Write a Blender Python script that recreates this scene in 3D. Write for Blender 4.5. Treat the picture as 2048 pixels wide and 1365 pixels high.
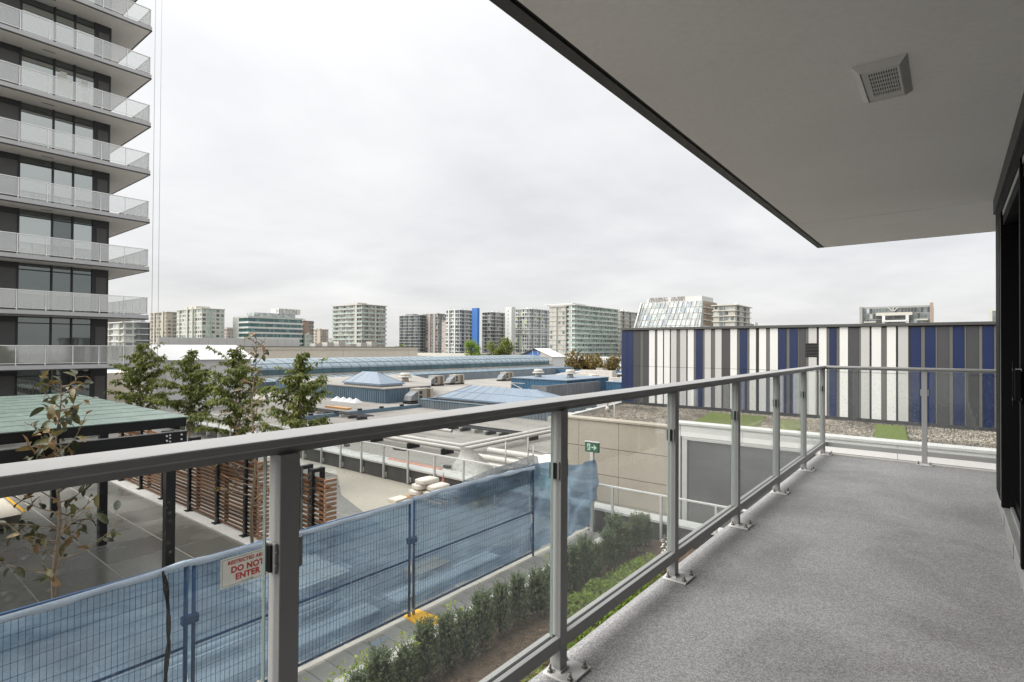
import bpy, bmesh, math, random
from mathutils import Vector, Matrix, Euler
R = math.radians
random.seed(7)
for o in list(bpy.data.objects): bpy.data.objects.remove(o)
scene = bpy.context.scene
COL = scene.collection

# ---------------------------------------------------------------- camera
cam_d = bpy.data.cameras.new('camera'); cam = bpy.data.objects.new('camera', cam_d); COL.objects.link(cam)
scene.camera = cam
cam_d.sensor_width = 36.0; cam_d.sensor_fit = 'HORIZONTAL'; cam_d.lens = 36.0 * 1105.8 / 2048.0
cam_d.clip_start = 0.05; cam_d.clip_end = 20000
def cam_axes(yaw, pitch, roll):
    f = Vector((-math.sin(yaw), math.cos(yaw), 0)); r = Vector((math.cos(yaw), math.sin(yaw), 0)); u = Vector((0, 0, 1))
    f, u = f * math.cos(pitch) + u * math.sin(pitch), u * math.cos(pitch) - f * math.sin(pitch)
    r, u = r * math.cos(roll) + u * math.sin(roll), u * math.cos(roll) - r * math.sin(roll)
    return r, u, f
_r, _u, _f = cam_axes(R(38.47), R(0.578), R(0.319))
_m = Matrix((_r, _u, -_f)).transposed().to_4x4(); _m.translation = Vector((0, 0, 1.30))
cam.matrix_world = _m
scene.render.resolution_x = 1024; scene.render.resolution_y = 682

# ---------------------------------------------------------------- sky: overcast deck of cloud in front of a Nishita sky
SUN_EL, SUN_AZ = 44.0, -135.0          # azimuth: degrees from +Y towards +X
world = bpy.data.worlds.new('World'); scene.world = world; world.use_nodes = True
nt = world.node_tree; nt.nodes.clear()
N = lambda t, **k: (lambda n: ([setattr(n, a, b) for a, b in k.items()], n)[1])(nt.nodes.new(t))
out = N('ShaderNodeOutputWorld'); bg = N('ShaderNodeBackground'); bg.inputs['Strength'].default_value = 0.1
sky = N('ShaderNodeTexSky', sky_type='NISHITA'); sky.sun_disc = False
sky.sun_elevation = R(SUN_EL); sky.sun_rotation = R(SUN_AZ); sky.air_density = 1.0; sky.dust_density = 2.5
tc = N('ShaderNodeTexCoord'); sep = N('ShaderNodeSeparateXYZ'); nt.links.new(tc.outputs['Generated'], sep.inputs[0])
def M(op, a, b=None, c=None, clamp=False):
    n = N('ShaderNodeMath', operation=op); n.use_clamp = clamp
    for i, v in enumerate((a, b, c)):
        if v is None: continue
        if isinstance(v, (int, float)): n.inputs[i].default_value = v
        else: nt.links.new(v, n.inputs[i])
    return n.outputs[0]
zc = M('MAXIMUM', sep.outputs['Z'], 0.0)
den = M('ADD', zc, 0.16)                                  # a flat cloud deck overhead, curving down at the horizon
cx = M('DIVIDE', sep.outputs['X'], den); cy = M('DIVIDE', sep.outputs['Y'], den)
cmb = N('ShaderNodeCombineXYZ'); nt.links.new(cx, cmb.inputs[0]); nt.links.new(cy, cmb.inputs[1])
n1 = N('ShaderNodeTexNoise'); n1.inputs['Scale'].default_value = 0.75; n1.inputs['Detail'].default_value = 7; n1.inputs['Roughness'].default_value = 0.5
n1.inputs['Distortion'].default_value = 0.55
n2 = N('ShaderNodeTexNoise'); n2.inputs['Scale'].default_value = 2.6; n2.inputs['Detail'].default_value = 6; n2.inputs['Roughness'].default_value = 0.55
for n in (n1, n2): nt.links.new(cmb.outputs[0], n.inputs['Vector'])
cl = M('ADD', M('MULTIPLY', n1.outputs['Fac'], 0.75), M('MULTIPLY', n2.outputs['Fac'], 0.25))
cl = M('MULTIPLY', M('SUBTRACT', cl, 0.5), 2.3)            # about -0.5 .. 0.5
z3 = M('POWER', zc, 4.0)
grad = M('ADD', M('MULTIPLY_ADD', zc, .42, 2.24), M('MULTIPLY', z3, 5.6))                    # brighter overhead, as under an overcast sky
lum = M('MULTIPLY', grad, M('MULTIPLY_ADD', cl, 0.34, 1.0))
tint = N('ShaderNodeMix', data_type='RGBA'); tint.inputs['A'].default_value = (0.985, 0.992, 1.008, 1); tint.inputs['B'].default_value = (1.01, 1.0, 0.985, 1)
nt.links.new(M('ADD', M('MULTIPLY', cl, 0.8), 0.55, clamp=True), tint.inputs['Factor'])
vm = N('ShaderNodeVectorMath', operation='SCALE'); nt.links.new(tint.outputs['Result'], vm.inputs[0]); nt.links.new(lum, vm.inputs['Scale'])
mix = N('ShaderNodeMix', data_type='RGBA'); mix.inputs['Factor'].default_value = 0.95
nt.links.new(sky.outputs[0], mix.inputs['A']); nt.links.new(vm.outputs[0], mix.inputs['B'])
nt.links.new(mix.outputs['Result'], bg.inputs['Color']); nt.links.new(bg.outputs[0], out.inputs[0])

# ---------------------------------------------------------------- sun through cloud, exposure
sun_d = bpy.data.lights.new('sun', 'SUN'); sun = bpy.data.objects.new('sun', sun_d); COL.objects.link(sun)
sun_d.energy = 1.5; sun_d.angle = R(75); sun_d.color = (1.0, 0.97, 0.92)
sd = Vector((math.sin(R(SUN_AZ)) * math.cos(R(SUN_EL)), math.cos(R(SUN_AZ)) * math.cos(R(SUN_EL)), math.sin(R(SUN_EL))))
sun.rotation_euler = (-sd).to_track_quat('-Z', 'Y').to_euler(); sun.location = sd * 60
scene.view_settings.view_transform = 'Standard'; scene.view_settings.look = 'None'
scene.view_settings.exposure = 1.85; scene.view_settings.gamma = 1.0; scene.view_settings.use_curve_mapping = False
scene.render.engine = 'CYCLES'
scene.cycles.max_bounces = 10; scene.cycles.transparent_max_bounces = 24; scene.cycles.caustics_reflective = False; scene.cycles.caustics_refractive = False

# ---------------------------------------------------------------- materials
MATS = {}
def new_mat(name):
    m = bpy.data.materials.new(name); m.use_nodes = True; t = m.node_tree; t.nodes.clear()
    o = t.nodes.new('ShaderNodeOutputMaterial'); MATS[name] = m
    return m, t, o
class G:
    """tiny node helper"""
    def __init__(s, t): s.t = t
    def n(s, ty, **k):
        x = s.t.nodes.new(ty)
        for a, b in k.items(): setattr(x, a, b)
        return x
    def put(s, sock, v):
        if v is None: return
        if isinstance(v, bpy.types.NodeSocket): s.t.links.new(v, sock)
        elif isinstance(v, tuple) and len(v) == 3 and sock.type == 'RGBA': sock.default_value = (*v, 1)
        else: sock.default_value = v
    def math(s, op, a, b=None, clamp=False):
        x = s.n('ShaderNodeMath', operation=op); x.use_clamp = clamp
        s.put(x.inputs[0], a); s.put(x.inputs[1], b); return x.outputs[0]
    def co(s, kind='Object'): return s.n('ShaderNodeTexCoord').outputs[kind]
    def noise(s, scale, detail=4, rough=.55, vec=None, dist=0):
        x = s.n('ShaderNodeTexNoise'); x.inputs['Scale'].default_value = scale; x.inputs['Detail'].default_value = detail
        x.inputs['Roughness'].default_value = rough; x.inputs['Distortion'].default_value = dist
        s.put(x.inputs['Vector'], vec if vec is not None else s.co()); return x.outputs['Fac']
    def mapr(s, v, a, b, c, d):
        x = s.n('ShaderNodeMapRange'); x.clamp = True
        s.put(x.inputs[0], v); [s.put(x.inputs[i + 1], q) for i, q in enumerate((a, b, c, d))]; return x.outputs[0]
    def mix(s, f, a, b):
        x = s.n('ShaderNodeMix', data_type='RGBA'); s.put(x.inputs['Factor'], f); s.put(x.inputs['A'], a); s.put(x.inputs['B'], b); return x.outputs['Result']
    def scale_col(s, col, f):
        x = s.n('ShaderNodeVectorMath', operation='SCALE'); s.put(x.inputs[0], col); s.put(x.inputs['Scale'], f); return x.outputs[0]
    def stretch(s, sx, sy, sz, kind='Object'):
        x = s.n('ShaderNodeMapping'); s.put(x.inputs[0], s.co(kind)); x.inputs['Scale'].default_value = (sx, sy, sz); return x.outputs[0]
    def bump(s, h, strength=.3, dist=.01):
        x = s.n('ShaderNodeBump'); x.inputs['Strength'].default_value = strength; x.inputs['Distance'].default_value = dist
        s.put(x.inputs['Height'], h); return x.outputs[0]
    def bsdf(s, col, rough=.6, metal=0, normal=None, spec=.5, **k):
        x = s.n('ShaderNodeBsdfPrincipled'); s.put(x.inputs['Base Color'], col); s.put(x.inputs['Roughness'], rough)
        s.put(x.inputs['Metallic'], metal); s.put(x.inputs['Normal'], normal); s.put(x.inputs['Specular IOR Level'], spec)
        for a, b in k.items(): s.put(x.inputs[a], b)
        return x.outputs[0]
def mat(name, col, rough=.6, metal=0, var=.12, vscale=3.0, fine=None, bump=None, rand=0.0, spec=.5, rvar=.08, stretch=None, **k):
    """painted / mineral surface: base colour broken by soft stains, fine grain, per-object tint and bump"""
    m, t, o = new_mat(name); g = G(t)
    vec = g.stretch(*stretch) if stretch else None
    n = g.noise(vscale, 5, .6, vec)
    f = g.mapr(n, .25, .75, 1 - var, 1 + var)
    if fine: f = g.math('MULTIPLY', f, g.mapr(g.noise(fine[0], 2, .5, vec), .3, .7, 1 - fine[1], 1 + fine[1]))
    if rand:
        oi = g.n('ShaderNodeObjectInfo').outputs['Random']; f = g.math('MULTIPLY', f, g.mapr(oi, 0, 1, 1 - rand, 1 + rand))
    c = g.scale_col((*col,) if False else g.n_rgb(col), f)
    nrm = g.bump(g.noise(bump[0], 3, .6, vec), bump[1], bump[2] if len(bump) > 2 else .01) if bump else None
    rr = g.mapr(n, .2, .8, max(.02, rough - rvar), min(1, rough + rvar))
    t.links.new(g.bsdf(c, rr, metal, nrm, spec, **k), o.inputs[0]); return m
def _rgb(s, col):
    x = s.n('ShaderNodeRGB'); x.outputs[0].default_value = (*col, 1); return x.outputs[0]
G.n_rgb = _rgb
def srgb(r, g, b):
    return tuple(((c / 255) / 12.92 if c / 255 <= .04045 else ((c / 255 + .055) / 1.055) ** 2.4) for c in (r, g, b))

# near: the balcony
def make_deck():
    m, t, o = new_mat('deck_membrane'); g = G(t)
    vo = g.n('ShaderNodeTexVoronoi'); vo.inputs['Scale'].default_value = 190; g.put(vo.inputs['Vector'], g.co()); sc_ = g.n('ShaderNodeSeparateColor'); t.links.new(vo.outputs['Color'], sc_.inputs[0]); a = sc_.outputs[0]
    b = g.noise(330, 1, .5); big = g.noise(1.3, 5, .6)
    sp = g.mapr(a, 0, 1, .62, 1.38); sp2 = g.mapr(b, .36, .64, .72, 1.28)
    f = g.math('MULTIPLY', g.math('MULTIPLY', sp, sp2), g.mapr(big, .25, .75, .86, 1.12))
    st = g.mapr(g.noise(.8, 5, .62, None, .7), .48, .66, 1.0, .74)       # damp, scuffed patches
    sc = g.mapr(g.noise(5, 4, .7, g.stretch(2.5, .6, 1), .4), .60, .75, 1.0, 1.16)
    f = g.math('MULTIPLY', f, g.math('MULTIPLY', st, sc))
    c = g.scale_col(g.n_rgb((.315, .312, .312)), f)
    wet = g.mapr(g.noise(.9, 4, .55, None, .4), .45, .72, .72, .50)
    h = g.math('ADD', g.math('MULTIPLY', a, .7), g.math('MULTIPLY', b, .5))
    t.links.new(g.bsdf(c, wet, 0, g.bump(h, .10, .002), .3), o.inputs[0])
make_deck()
mat('rail_paint', (.36, .36, .355), .48, 0, .06, 2.5, (140, .03), (260, .08, .001), spec=.4)
mat('plate_paint', (.68, .68, .66), .38, 0, .06, 6, (150, .04), (200, .08, .001))
mat('bolt_steel', (.34, .33, .31), .42, .9, .25, 40)
mat('black_rubber', (.012, .012, .012), .55)
mat('black_metal', (.010, .010, .011), .38, 0, .1, 4, spec=.4)
mat('black_frame', (.004, .004, .0045), .6, 0, .1, 4, spec=.12)
mat('sill_metal', (.50, .50, .49), .38, .55, .08, 3, bump=(60, .05, .002))
mat('soffit_paint', (.93, .91, .88), .85, 0, .05, .7, (38, .025), (22, .25, .003), spec=.3)
mat('fascia_dark', (.055, .053, .050), .55, 0, .12, 5, (60, .08))
mat('vent_plastic', (.66, .65, .62), .5, 0, .04, 8)
mat('concrete_light', (.55, .54, .51), .8, 0, .12, 1.6, (60, .08), (40, .2, .004))
mat('concrete_white', (.46, .45, .42), .8, 0, .10, 2.0, (70, .06), (50, .2, .004))
def make_glass(name, tint, drops, scale, even):
    m, t, o = new_mat(name); g = G(t)
    tr = g.n('ShaderNodeBsdfTransparent'); tr.inputs['Color'].default_value = (*tint, 1)
    gl = g.n('ShaderNodeBsdfGlossy'); gl.inputs['Roughness'].default_value = .015; gl.inputs['Color'].default_value = (.95, .97, .96, 1)
    lw = g.n('ShaderNodeLayerWeight'); lw.inputs['Blend'].default_value = .5      # Schlick, the same from both sides of the thin pane
    fr = g.math('MULTIPLY_ADD' if False else 'ADD', g.math('MULTIPLY', g.math('POWER', lw.outputs['Facing'], 4.0), .62), .035)
    mx = g.n('ShaderNodeMixShader'); t.links.new(fr, mx.inputs[0]); t.links.new(tr.outputs[0], mx.inputs[1]); t.links.new(gl.outputs[0], mx.inputs[2])
    # rain beads and dried streaks on the pane
    v = g.n('ShaderNodeTexVoronoi'); v.inputs['Scale'].default_value = scale; g.put(v.inputs['Vector'], g.co()); v.inputs['Randomness'].default_value = 1
    dens = g.mapr(g.noise(1.7, 3, .6), .30, .6, .55 if even else .12, 1)
    bead = g.math('MULTIPLY', g.mapr(v.outputs['Distance'], .14, .32, 1, 0), g.mapr(g.noise(scale * .8, 1), .40, .60, 0, 1))
    bead = g.math('MULTIPLY', bead, dens)
    film = g.mapr(g.noise(3, 4, .6, g.stretch(6, 6, .7)), .45, .8, 0, .016)
    amt = g.math('ADD', g.math('MULTIPLY', bead, drops), film, True)
    df = g.n('ShaderNodeBsdfPrincipled'); df.inputs['Base Color'].default_value = (.72, .74, .74, 1); df.inputs['Roughness'].default_value = .25
    tl = g.n('ShaderNodeBsdfTranslucent'); tl.inputs['Color'].default_value = (.75, .77, .77, 1)
    ad = g.n('ShaderNodeMixShader'); ad.inputs[0].default_value = .5; t.links.new(df.outputs[0], ad.inputs[1]); t.links.new(tl.outputs[0], ad.inputs[2])
    m2 = g.n('ShaderNodeMixShader'); t.links.new(amt, m2.inputs[0]); t.links.new(mx.outputs[0], m2.inputs[1]); t.links.new(ad.outputs[0], m2.inputs[2])
    t.links.new(m2.outputs[0], o.inputs[0])
make_glass('rail_glass', (.978, .986, .982), .16, 70, 0)
make_glass('rail_glass_beaded', (.965, .978, .973), .5, 84, 1)
mat('glass_edge', (.50, .60, .56), .2, 0, .05, 4, spec=.8)
def make_frost(name, tint, white, op):
    m, t, o = new_mat(name); g = G(t)
    tr = g.n('ShaderNodeBsdfTransparent'); tr.inputs['Color'].default_value = (*tint, 1)
    b = g.bsdf(white, .12, 0, None, .6)
    mx = g.n('ShaderNodeMixShader'); mx.inputs[0].default_value = op
    t.links.new(tr.outputs[0], mx.inputs[1]); t.links.new(b, mx.inputs[2]); t.links.new(mx.outputs[0], o.inputs[0])
def make_sheen(name, tint, refl, sky_white):
    m, t, o = new_mat(name); g = G(t)
    tr = g.n('ShaderNodeBsdfTransparent'); tr.inputs['Color'].default_value = (*tint, 1); gl = g.n('ShaderNodeBsdfGlossy'); gl.inputs['Roughness'].default_value = .05; gl.inputs['Color'].default_value = (.98, .98, .97, 1)
    lw = g.n('ShaderNodeLayerWeight'); lw.inputs['Blend'].default_value = .5
    f = g.math('ADD', g.math('MULTIPLY', g.math('POWER', lw.outputs['Facing'], 3.0), .6), refl, True)
    mx = g.n('ShaderNodeMixShader'); t.links.new(f, mx.inputs[0]); t.links.new(tr.outputs[0], mx.inputs[1]); t.links.new(gl.outputs[0], mx.inputs[2])
    tl_ = g.n('ShaderNodeBsdfTranslucent'); tl_.inputs[0].default_value = (.9, .9, .88, 1); df_ = g.n('ShaderNodeBsdfDiffuse'); df_.inputs[0].default_value = (.9, .9, .88, 1)  # white body mixed in, standing for bright sky mirrored in the glass
    tl = g.n('ShaderNodeMixShader'); tl.inputs[0].default_value = .5; t.links.new(tl_.outputs[0], tl.inputs[1]); t.links.new(df_.outputs[0], tl.inputs[2])
    m2 = g.n('ShaderNodeMixShader'); m2.inputs[0].default_value = sky_white; t.links.new(mx.outputs[0], m2.inputs[1]); t.links.new(tl.outputs[0], m2.inputs[2]); t.links.new(m2.outputs[0], o.inputs[0])
make_sheen('tower_rail_glass', (.97, .98, .97), .24, .15)
mat('tower_white', (.80, .80, .785), .4, 0, .04, 2)
make_frost('terrace_rail_glass', (.96, .97, .96), (.55, .57, .55), .07)
def window_glass(name, col, rough=.04, spec=.9, wav=.02, metal=0):
    m, t, o = new_mat(name); g = G(t)
    n = g.noise(.55, 3, .5)
    t.links.new(g.bsdf(g.scale_col(g.n_rgb(col), g.mapr(g.noise(.4, 3), .3, .7, .6, 1.5) if not metal else 1.0), rough, metal, g.bump(n, wav, .3), spec, **{'IOR': 1.75}), o.inputs[0])
window_glass('tower_glass', (.46, .49, .47), .03, .8, .012, .88)
window_glass('tower_glass_dark', (.16, .18, .175), .03, .8, .012, .85)
window_glass('door_glass', (.006, .006, .007), .02, .5, 0)

# terrace
def make_paver():
    m, t, o = new_mat('wet_paver'); g = G(t)
    oi = g.n('ShaderNodeObjectInfo').outputs['Random']; co = g.co('Object')
    ge = g.n('ShaderNodeNewGeometry').outputs['Position']
    big = g.noise(.30, 4, .55, ge, .4); fine = g.noise(18, 4, .7, ge)
    dry = g.mapr(big, .46, .60, 0, 1)
    col = g.mix(dry, (.128, .125, .112), (.215, .208, .188))
    f = g.math('MULTIPLY', g.mapr(oi, 0, 1, .86, 1.14), g.mapr(fine, .3, .7, .86, 1.14))
    r = g.mapr(big, .42, .62, .20, .52)
    t.links.new(g.bsdf(g.scale_col(col, f), r, 0, g.bump(fine, .08, .004), .5), o.inputs[0])
make_paver()
mat('strip_paver', (.235, .225, .20), .62, 0, .12, 2, (60, .12), (80, .25, .003), rand=.12)
mat('grout', (.36, .35, .31), .8, 0, .15, 4)
mat('dry_concrete', (.33, .305, .255), .75, 0, .10, .9, (25, .05), (30, .1, .004))
mat('membrane_dark', (.060, .060, .058), .6, 0, .25, 1.4, (40, .15), (30, .3, .006))
mat('white_paint', (.52, .52, .505), .42, 0, .05, 3, (60, .03))
mat('mulch', (.105, .072, .048), .92, 0, .5, 9, (70, .5), (60, 1.0, .03))
mat('fence_blue_paint', (.035, .085, .185), .4, .1, .15, 4)
mat('wire_blue', (.018, .05, .10), .5, .2, .2, 4)
def make_tarp():
    m, t, o = new_mat('blue_tarp'); g = G(t)
    ge = g.n('ShaderNodeNewGeometry').outputs['Position']
    mp = g.n('ShaderNodeMapping'); g.put(mp.inputs[0], ge); mp.inputs['Scale'].default_value = (1, .55, 2.2)
    n = g.noise(2.2, 6, .62, mp.outputs[0], .6); fine = g.noise(60, 2, .5, ge)
    c = g.mix(g.mapr(n, .3, .72, 0, 1), (.125, .200, .300), (.290, .385, .485))
    d = g.bsdf(g.scale_col(c, g.mapr(fine, .3, .7, .9, 1.1)), .32, 0, g.bump(g.noise(7, 5, .65, mp.outputs[0], .8), .5, .03), .5)
    tl = g.n('ShaderNodeBsdfTranslucent'); g.put(tl.inputs[0], c)
    a = g.n('ShaderNodeMixShader'); a.inputs[0].default_value = .6; t.links.new(d, a.inputs[1]); t.links.new(tl.outputs[0], a.inputs[2])
    tr = g.n('ShaderNodeBsdfTransparent'); tr.inputs[0].default_value = (.50, .66, .82, 1)
    mx = g.n('ShaderNodeMixShader'); g.put(mx.inputs[0], g.mapr(n, .3, .7, .60, .88))
    t.links.new(tr.outputs[0], mx.inputs[1]); t.links.new(a.outputs[0], mx.inputs[2]); t.links.new(mx.outputs[0], o.inputs[0])
make_tarp()
def make_plastic(name, c0, c1, op0, op1):
    m, t, o = new_mat(name); g = G(t)
    n = g.noise(3.5, 6, .65, None, 1.0)
    d = g.bsdf(g.mix(n, c0, c1), .25, 0, g.bump(g.noise(6, 5, .7, None, 1.2), .9, .05), .5)
    tr = g.n('ShaderNodeBsdfTransparent'); mx = g.n('ShaderNodeMixShader'); g.put(mx.inputs[0], g.mapr(n, .3, .7, op0, op1))
    t.links.new(tr.outputs[0], mx.inputs[1]); t.links.new(d, mx.inputs[2]); t.links.new(mx.outputs[0], o.inputs[0])
make_plastic('white_plastic', (.42, .42, .41), (.62, .62, .60), .75, 1.0)
mat('tarp_hem_highlight', (.36, .43, .52), .35, 0, .12, 6, bump=(9, .5, .02))  # lighter copy of the blue: sky highlight put into the folded top edge
make_plastic('orange_plastic', (.50, .12, .07), (.60, .33, .26), .85, 1.0)
def make_wood():
    m, t, o = new_mat('cedar'); g = G(t)
    oi = g.n('ShaderNodeObjectInfo').outputs['Random']
    n = g.noise(5, 6, .7, g.stretch(1.2, 22, 22), .6)
    c = g.mix(g.mapr(n, .3, .7, 0, 1), (.080, .036, .017), (.19, .095, .046))
    t.links.new(g.bsdf(g.scale_col(c, g.mapr(oi, 0, 1, .62, 1.35)), .75, 0, g.bump(n, .2, .004), .2), o.inputs[0])
    m, t, o = new_mat('cedar_end'); g = G(t); n = g.noise(14, 4, .6)
    t.links.new(g.bsdf(g.mix(n, (.28, .135, .08), (.42, .25, .155)), .7, 0, None, .3), o.inputs[0])
make_wood()
def make_perg():
    m, t, o = new_mat('pergola_glass'); g = G(t)
    ge = g.n('ShaderNodeNewGeometry').outputs['Position']
    mp = g.n('ShaderNodeMapping'); g.put(mp.inputs[0], ge); mp.inputs['Scale'].default_value = (1.0, 3.5, 1)
    big = g.noise(.9, 5, .65, mp.outputs[0], .3); fine = g.noise(16, 4, .75, ge)
    c = g.mix(g.mapr(fine, .3, .7, 0, 1), (.115, .160, .138), (.150, .198, .174))
    c = g.scale_col(c, g.mapr(big, .3, .7, .78, 1.2))
    r = g.mapr(g.noise(5, 4, .6, mp.outputs[0]), .35, .65, .30, .58)
    t.links.new(g.bsdf(c, r, 0, g.bump(fine, .03, .003), .5), o.inputs[0])
make_perg()
mat('yellow_plastic', (.83, .44, .015), .45, 0, .07, 6)
mat('sign_white', (.78, .77, .73), .45, 0, .04, 5)
mat('sign_red', (.50, .035, .03), .5)
mat('sign_green_line', (.16, .24, .22), .5)
mat('exit_green', (.035, .105, .065), .35)
mat('exit_pale', (.45, .62, .52), .5)
mat('bark', (.27, .20, .14), .85, 0, .3, 14, (60, .2), (40, .5, .01))
mat('bark_dark', (.11, .085, .06), .9, 0, .3, 14, (60, .2), (40, .5, .01))
def leaf_mat(name, c0, c1, c2, trans=.35):
    m, t, o = new_mat(name); g = G(t)
    at = g.n('ShaderNodeAttribute'); at.attribute_name = 'tint'
    x = g.n('ShaderNodeValToRGB'); cr = x.color_ramp; cr.elements[0].color = (*c0, 1); cr.elements[1].color = (*c2, 1)
    e = cr.elements.new(.5); e.color = (*c1, 1); g.put(x.inputs[0], at.outputs['Fac'])
    d = g.bsdf(x.outputs[0], .45, 0, None, .4); tl = g.n('ShaderNodeBsdfTranslucent'); t.links.new(x.outputs[0], tl.inputs[0])
    mx = g.n('ShaderNodeMixShader'); mx.inputs[0].default_value = trans
    t.links.new(d, mx.inputs[1]); t.links.new(tl.outputs[0], mx.inputs[2]); t.links.new(mx.outputs[0], o.inputs[0])
leaf_mat('tree_leaf', (.065, .092, .020), (.155, .195, .042), (.36, .37, .10), .5)
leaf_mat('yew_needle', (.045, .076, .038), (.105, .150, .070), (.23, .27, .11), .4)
leaf_mat('bright_leaf', (.09, .16, .022), (.20, .30, .04), (.40, .46, .085), .45)
leaf_mat('autumn_leaf', (.085, .080, .025), (.17, .125, .040), (.25, .165, .055), .3)
def big_leaf():
    m, t, o = new_mat('magnolia_leaf'); g = G(t)
    oi = g.n('ShaderNodeObjectInfo').outputs['Random']
    x = g.n('ShaderNodeValToRGB'); cr = x.color_ramp; cr.elements[0].color = (.028, .036, .016, 1); cr.elements[1].color = (.26, .13, .045, 1)
    for p, c in ((.35, (.055, .062, .020)), (.6, (.13, .115, .035)), (.8, (.19, .14, .05))): e = cr.elements.new(p); e.color = (*c, 1)
    g.put(x.inputs[0], oi)
    c = g.scale_col(x.outputs[0], g.mapr(g.noise(30, 4, .6), .3, .7, .7, 1.3))
    d = g.bsdf(c, .35, 0, None, .5); tl = g.n('ShaderNodeBsdfTranslucent'); t.links.new(c, tl.inputs[0])
    mx = g.n('ShaderNodeMixShader'); mx.inputs[0].default_value = .25
    t.links.new(d, mx.inputs[1]); t.links.new(tl.outputs[0], mx.inputs[2]); t.links.new(mx.outputs[0], o.inputs[0])
big_leaf()
# neighbouring buildings
mat('panel_white', (.74, .735, .72), .5, 0, .03, 1.5, (30, .02), rand=.03)
mat('panel_silver', (.53, .525, .515), .45, .1, .03, 1.5, (30, .02), rand=.05)
mat('panel_blue', (.009, .021, .078), .4, 0, .05, 1.5, (30, .03), rand=.08)
mat('panel_charcoal', (.058, .058, .062), .5, 0, .06, 1.5, (30, .03), rand=.1)
mat('panel_grey', (.125, .122, .115), .5, 0, .05, 1.5, (30, .03), rand=.1)
mat('seam_dark', (.030, .030, .030), .6)
mat('cap_grey', (.085, .085, .082), .45, .2, .06, 2)
mat('stucco_beige', (.40, .355, .295), .85, 0, .10, .8, (30, .06), (40, .2, .004), rand=.04)
mat('dark_cladding', (.088, .088, .088), .5, 0, .14, 1.2, (22, .12), (30, .15, .006), rand=.1)
def make_gravel():
    m, t, o = new_mat('roof_gravel'); g = G(t)
    v = g.n('ShaderNodeTexVoronoi'); v.inputs['Scale'].default_value = 13; g.put(v.inputs['Vector'], g.co())
    hs = g.n('ShaderNodeSeparateColor'); t.links.new(v.outputs['Color'], hs.inputs[0])
    c = g.mix(hs.outputs[0], (.10, .085, .07), (.36, .31, .25)); c = g.mix(g.math('MULTIPLY', hs.outputs[1], .5), c, (.18, .17, .16))
    big = g.mapr(g.noise(.5, 4, .6), .42, .60, .50, 1.0)
    c = g.scale_col(c, g.math('MULTIPLY', big, g.mapr(v.outputs['Distance'], .2, .55, 1, .35)))
    t.links.new(g.bsdf(c, .75, 0, g.bump(v.outputs['Distance'], 1.0, -.03), .4), o.inputs[0])
make_gravel()
mat('turf', (.095, .130, .018), .85, 0, .12, 1.2, (60, .30), (90, .6, .02))
def make_stone():
    m, t, o = new_mat('gravel_stone'); g = G(t); at = g.n('ShaderNodeAttribute'); at.attribute_name = 'tint'
    x = g.n('ShaderNodeValToRGB'); cr = x.color_ramp; cr.elements[0].color = (.055, .052, .048, 1); cr.elements[1].color = (.56, .50, .42, 1)
    for p, c in ((.3, (.17, .145, .115)), (.6, (.30, .255, .20)), (.85, (.40, .36, .31))): e = cr.elements.new(p); e.color = (*c, 1)
    g.put(x.inputs[0], at.outputs['Fac']); wet = g.mapr(g.noise(.5, 4, .6), .40, .58, .5, 1.0)
    t.links.new(g.bsdf(g.scale_col(x.outputs[0], wet), .7, 0, None, .4), o.inputs[0])
make_stone()
def make_roof():
    m, t, o = new_mat('mall_roof'); g = G(t)
    n = g.noise(.10, 6, .62, None, .6); s = g.noise(.5, 5, .6, g.stretch(.25, 1.4, 1))
    c = g.mix(g.mapr(n, .35, .62, 0, 1), (.225, .213, .193), (.315, .298, .272))
    rust = g.mapr(g.noise(.13, 4, .6, g.stretch(.6, 1.6, 1), .8), .62, .76, 0, .45)
    c = g.mix(rust, c, (.25, .155, .12))
    c = g.scale_col(c, g.mapr(s, .3, .7, .86, 1.1))
    br = g.n('ShaderNodeTexBrick'); g.put(br.inputs['Vector'], g.co()); br.inputs['Scale'].default_value = 1; br.inputs['Brick Width'].default_value = 9; br.inputs['Row Height'].default_value = 1.9; br.inputs['Mortar Size'].default_value = .05
    br.inputs['Color1'].default_value = (1, 1, 1, 1); br.inputs['Color2'].default_value = (.93, .93, .93, 1); br.inputs['Mortar'].default_value = (.72, .72, .72, 1)     # lapped membrane sheets
    mm = g.n('ShaderNodeVectorMath', operation='MULTIPLY'); g.put(mm.inputs[0], c); g.put(mm.inputs[1], br.outputs['Color'])
    pond = g.mapr(g.noise(.22, 5, .6, None, 1.0), .56, .66, 1.0, .80)
    t.links.new(g.bsdf(g.scale_col(mm.outputs[0], pond), .75, 0, None, .35), o.inputs[0])
make_roof()
def corr(name, col, per):
    m, t, o = new_mat(name); g = G(t)
    n = g.noise(.35, 5, .6); c = g.scale_col(g.n_rgb(col), g.math('MULTIPLY', g.mapr(n, .3, .7, .82, 1.15), g.mapr(g.noise(3, 3, .6, g.stretch(1, 1, .12)), .3, .7, .85, 1.12)))
    t.links.new(g.bsdf(c, .5, .1, None, .45), o.inputs[0])
corr('blue_metal', (.115, .175, .225), 1); corr('blue_grey_metal', (.185, .225, .255), 1); corr('deep_blue_metal', (.035, .105, .185), 1); corr('grey_metal', (.17, .18, .19), 1)
mat('skylight_glass', (.165, .21, .26), .5, 0, .12, .8, (6, .06), rand=.06, spec=.6)
mat('vault_glass_high', (.165, .21, .24), .5, 0, .14, .5, (4, .08), rand=.08, spec=.6)
mat('vault_glass_low', (.06, .118, .13), .35, 0, .2, .5, rand=.15, spec=.6)
mat('lean_glass', (.19, .225, .25), .5, 0, .15, .5, rand=.10, spec=.5)
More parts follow.
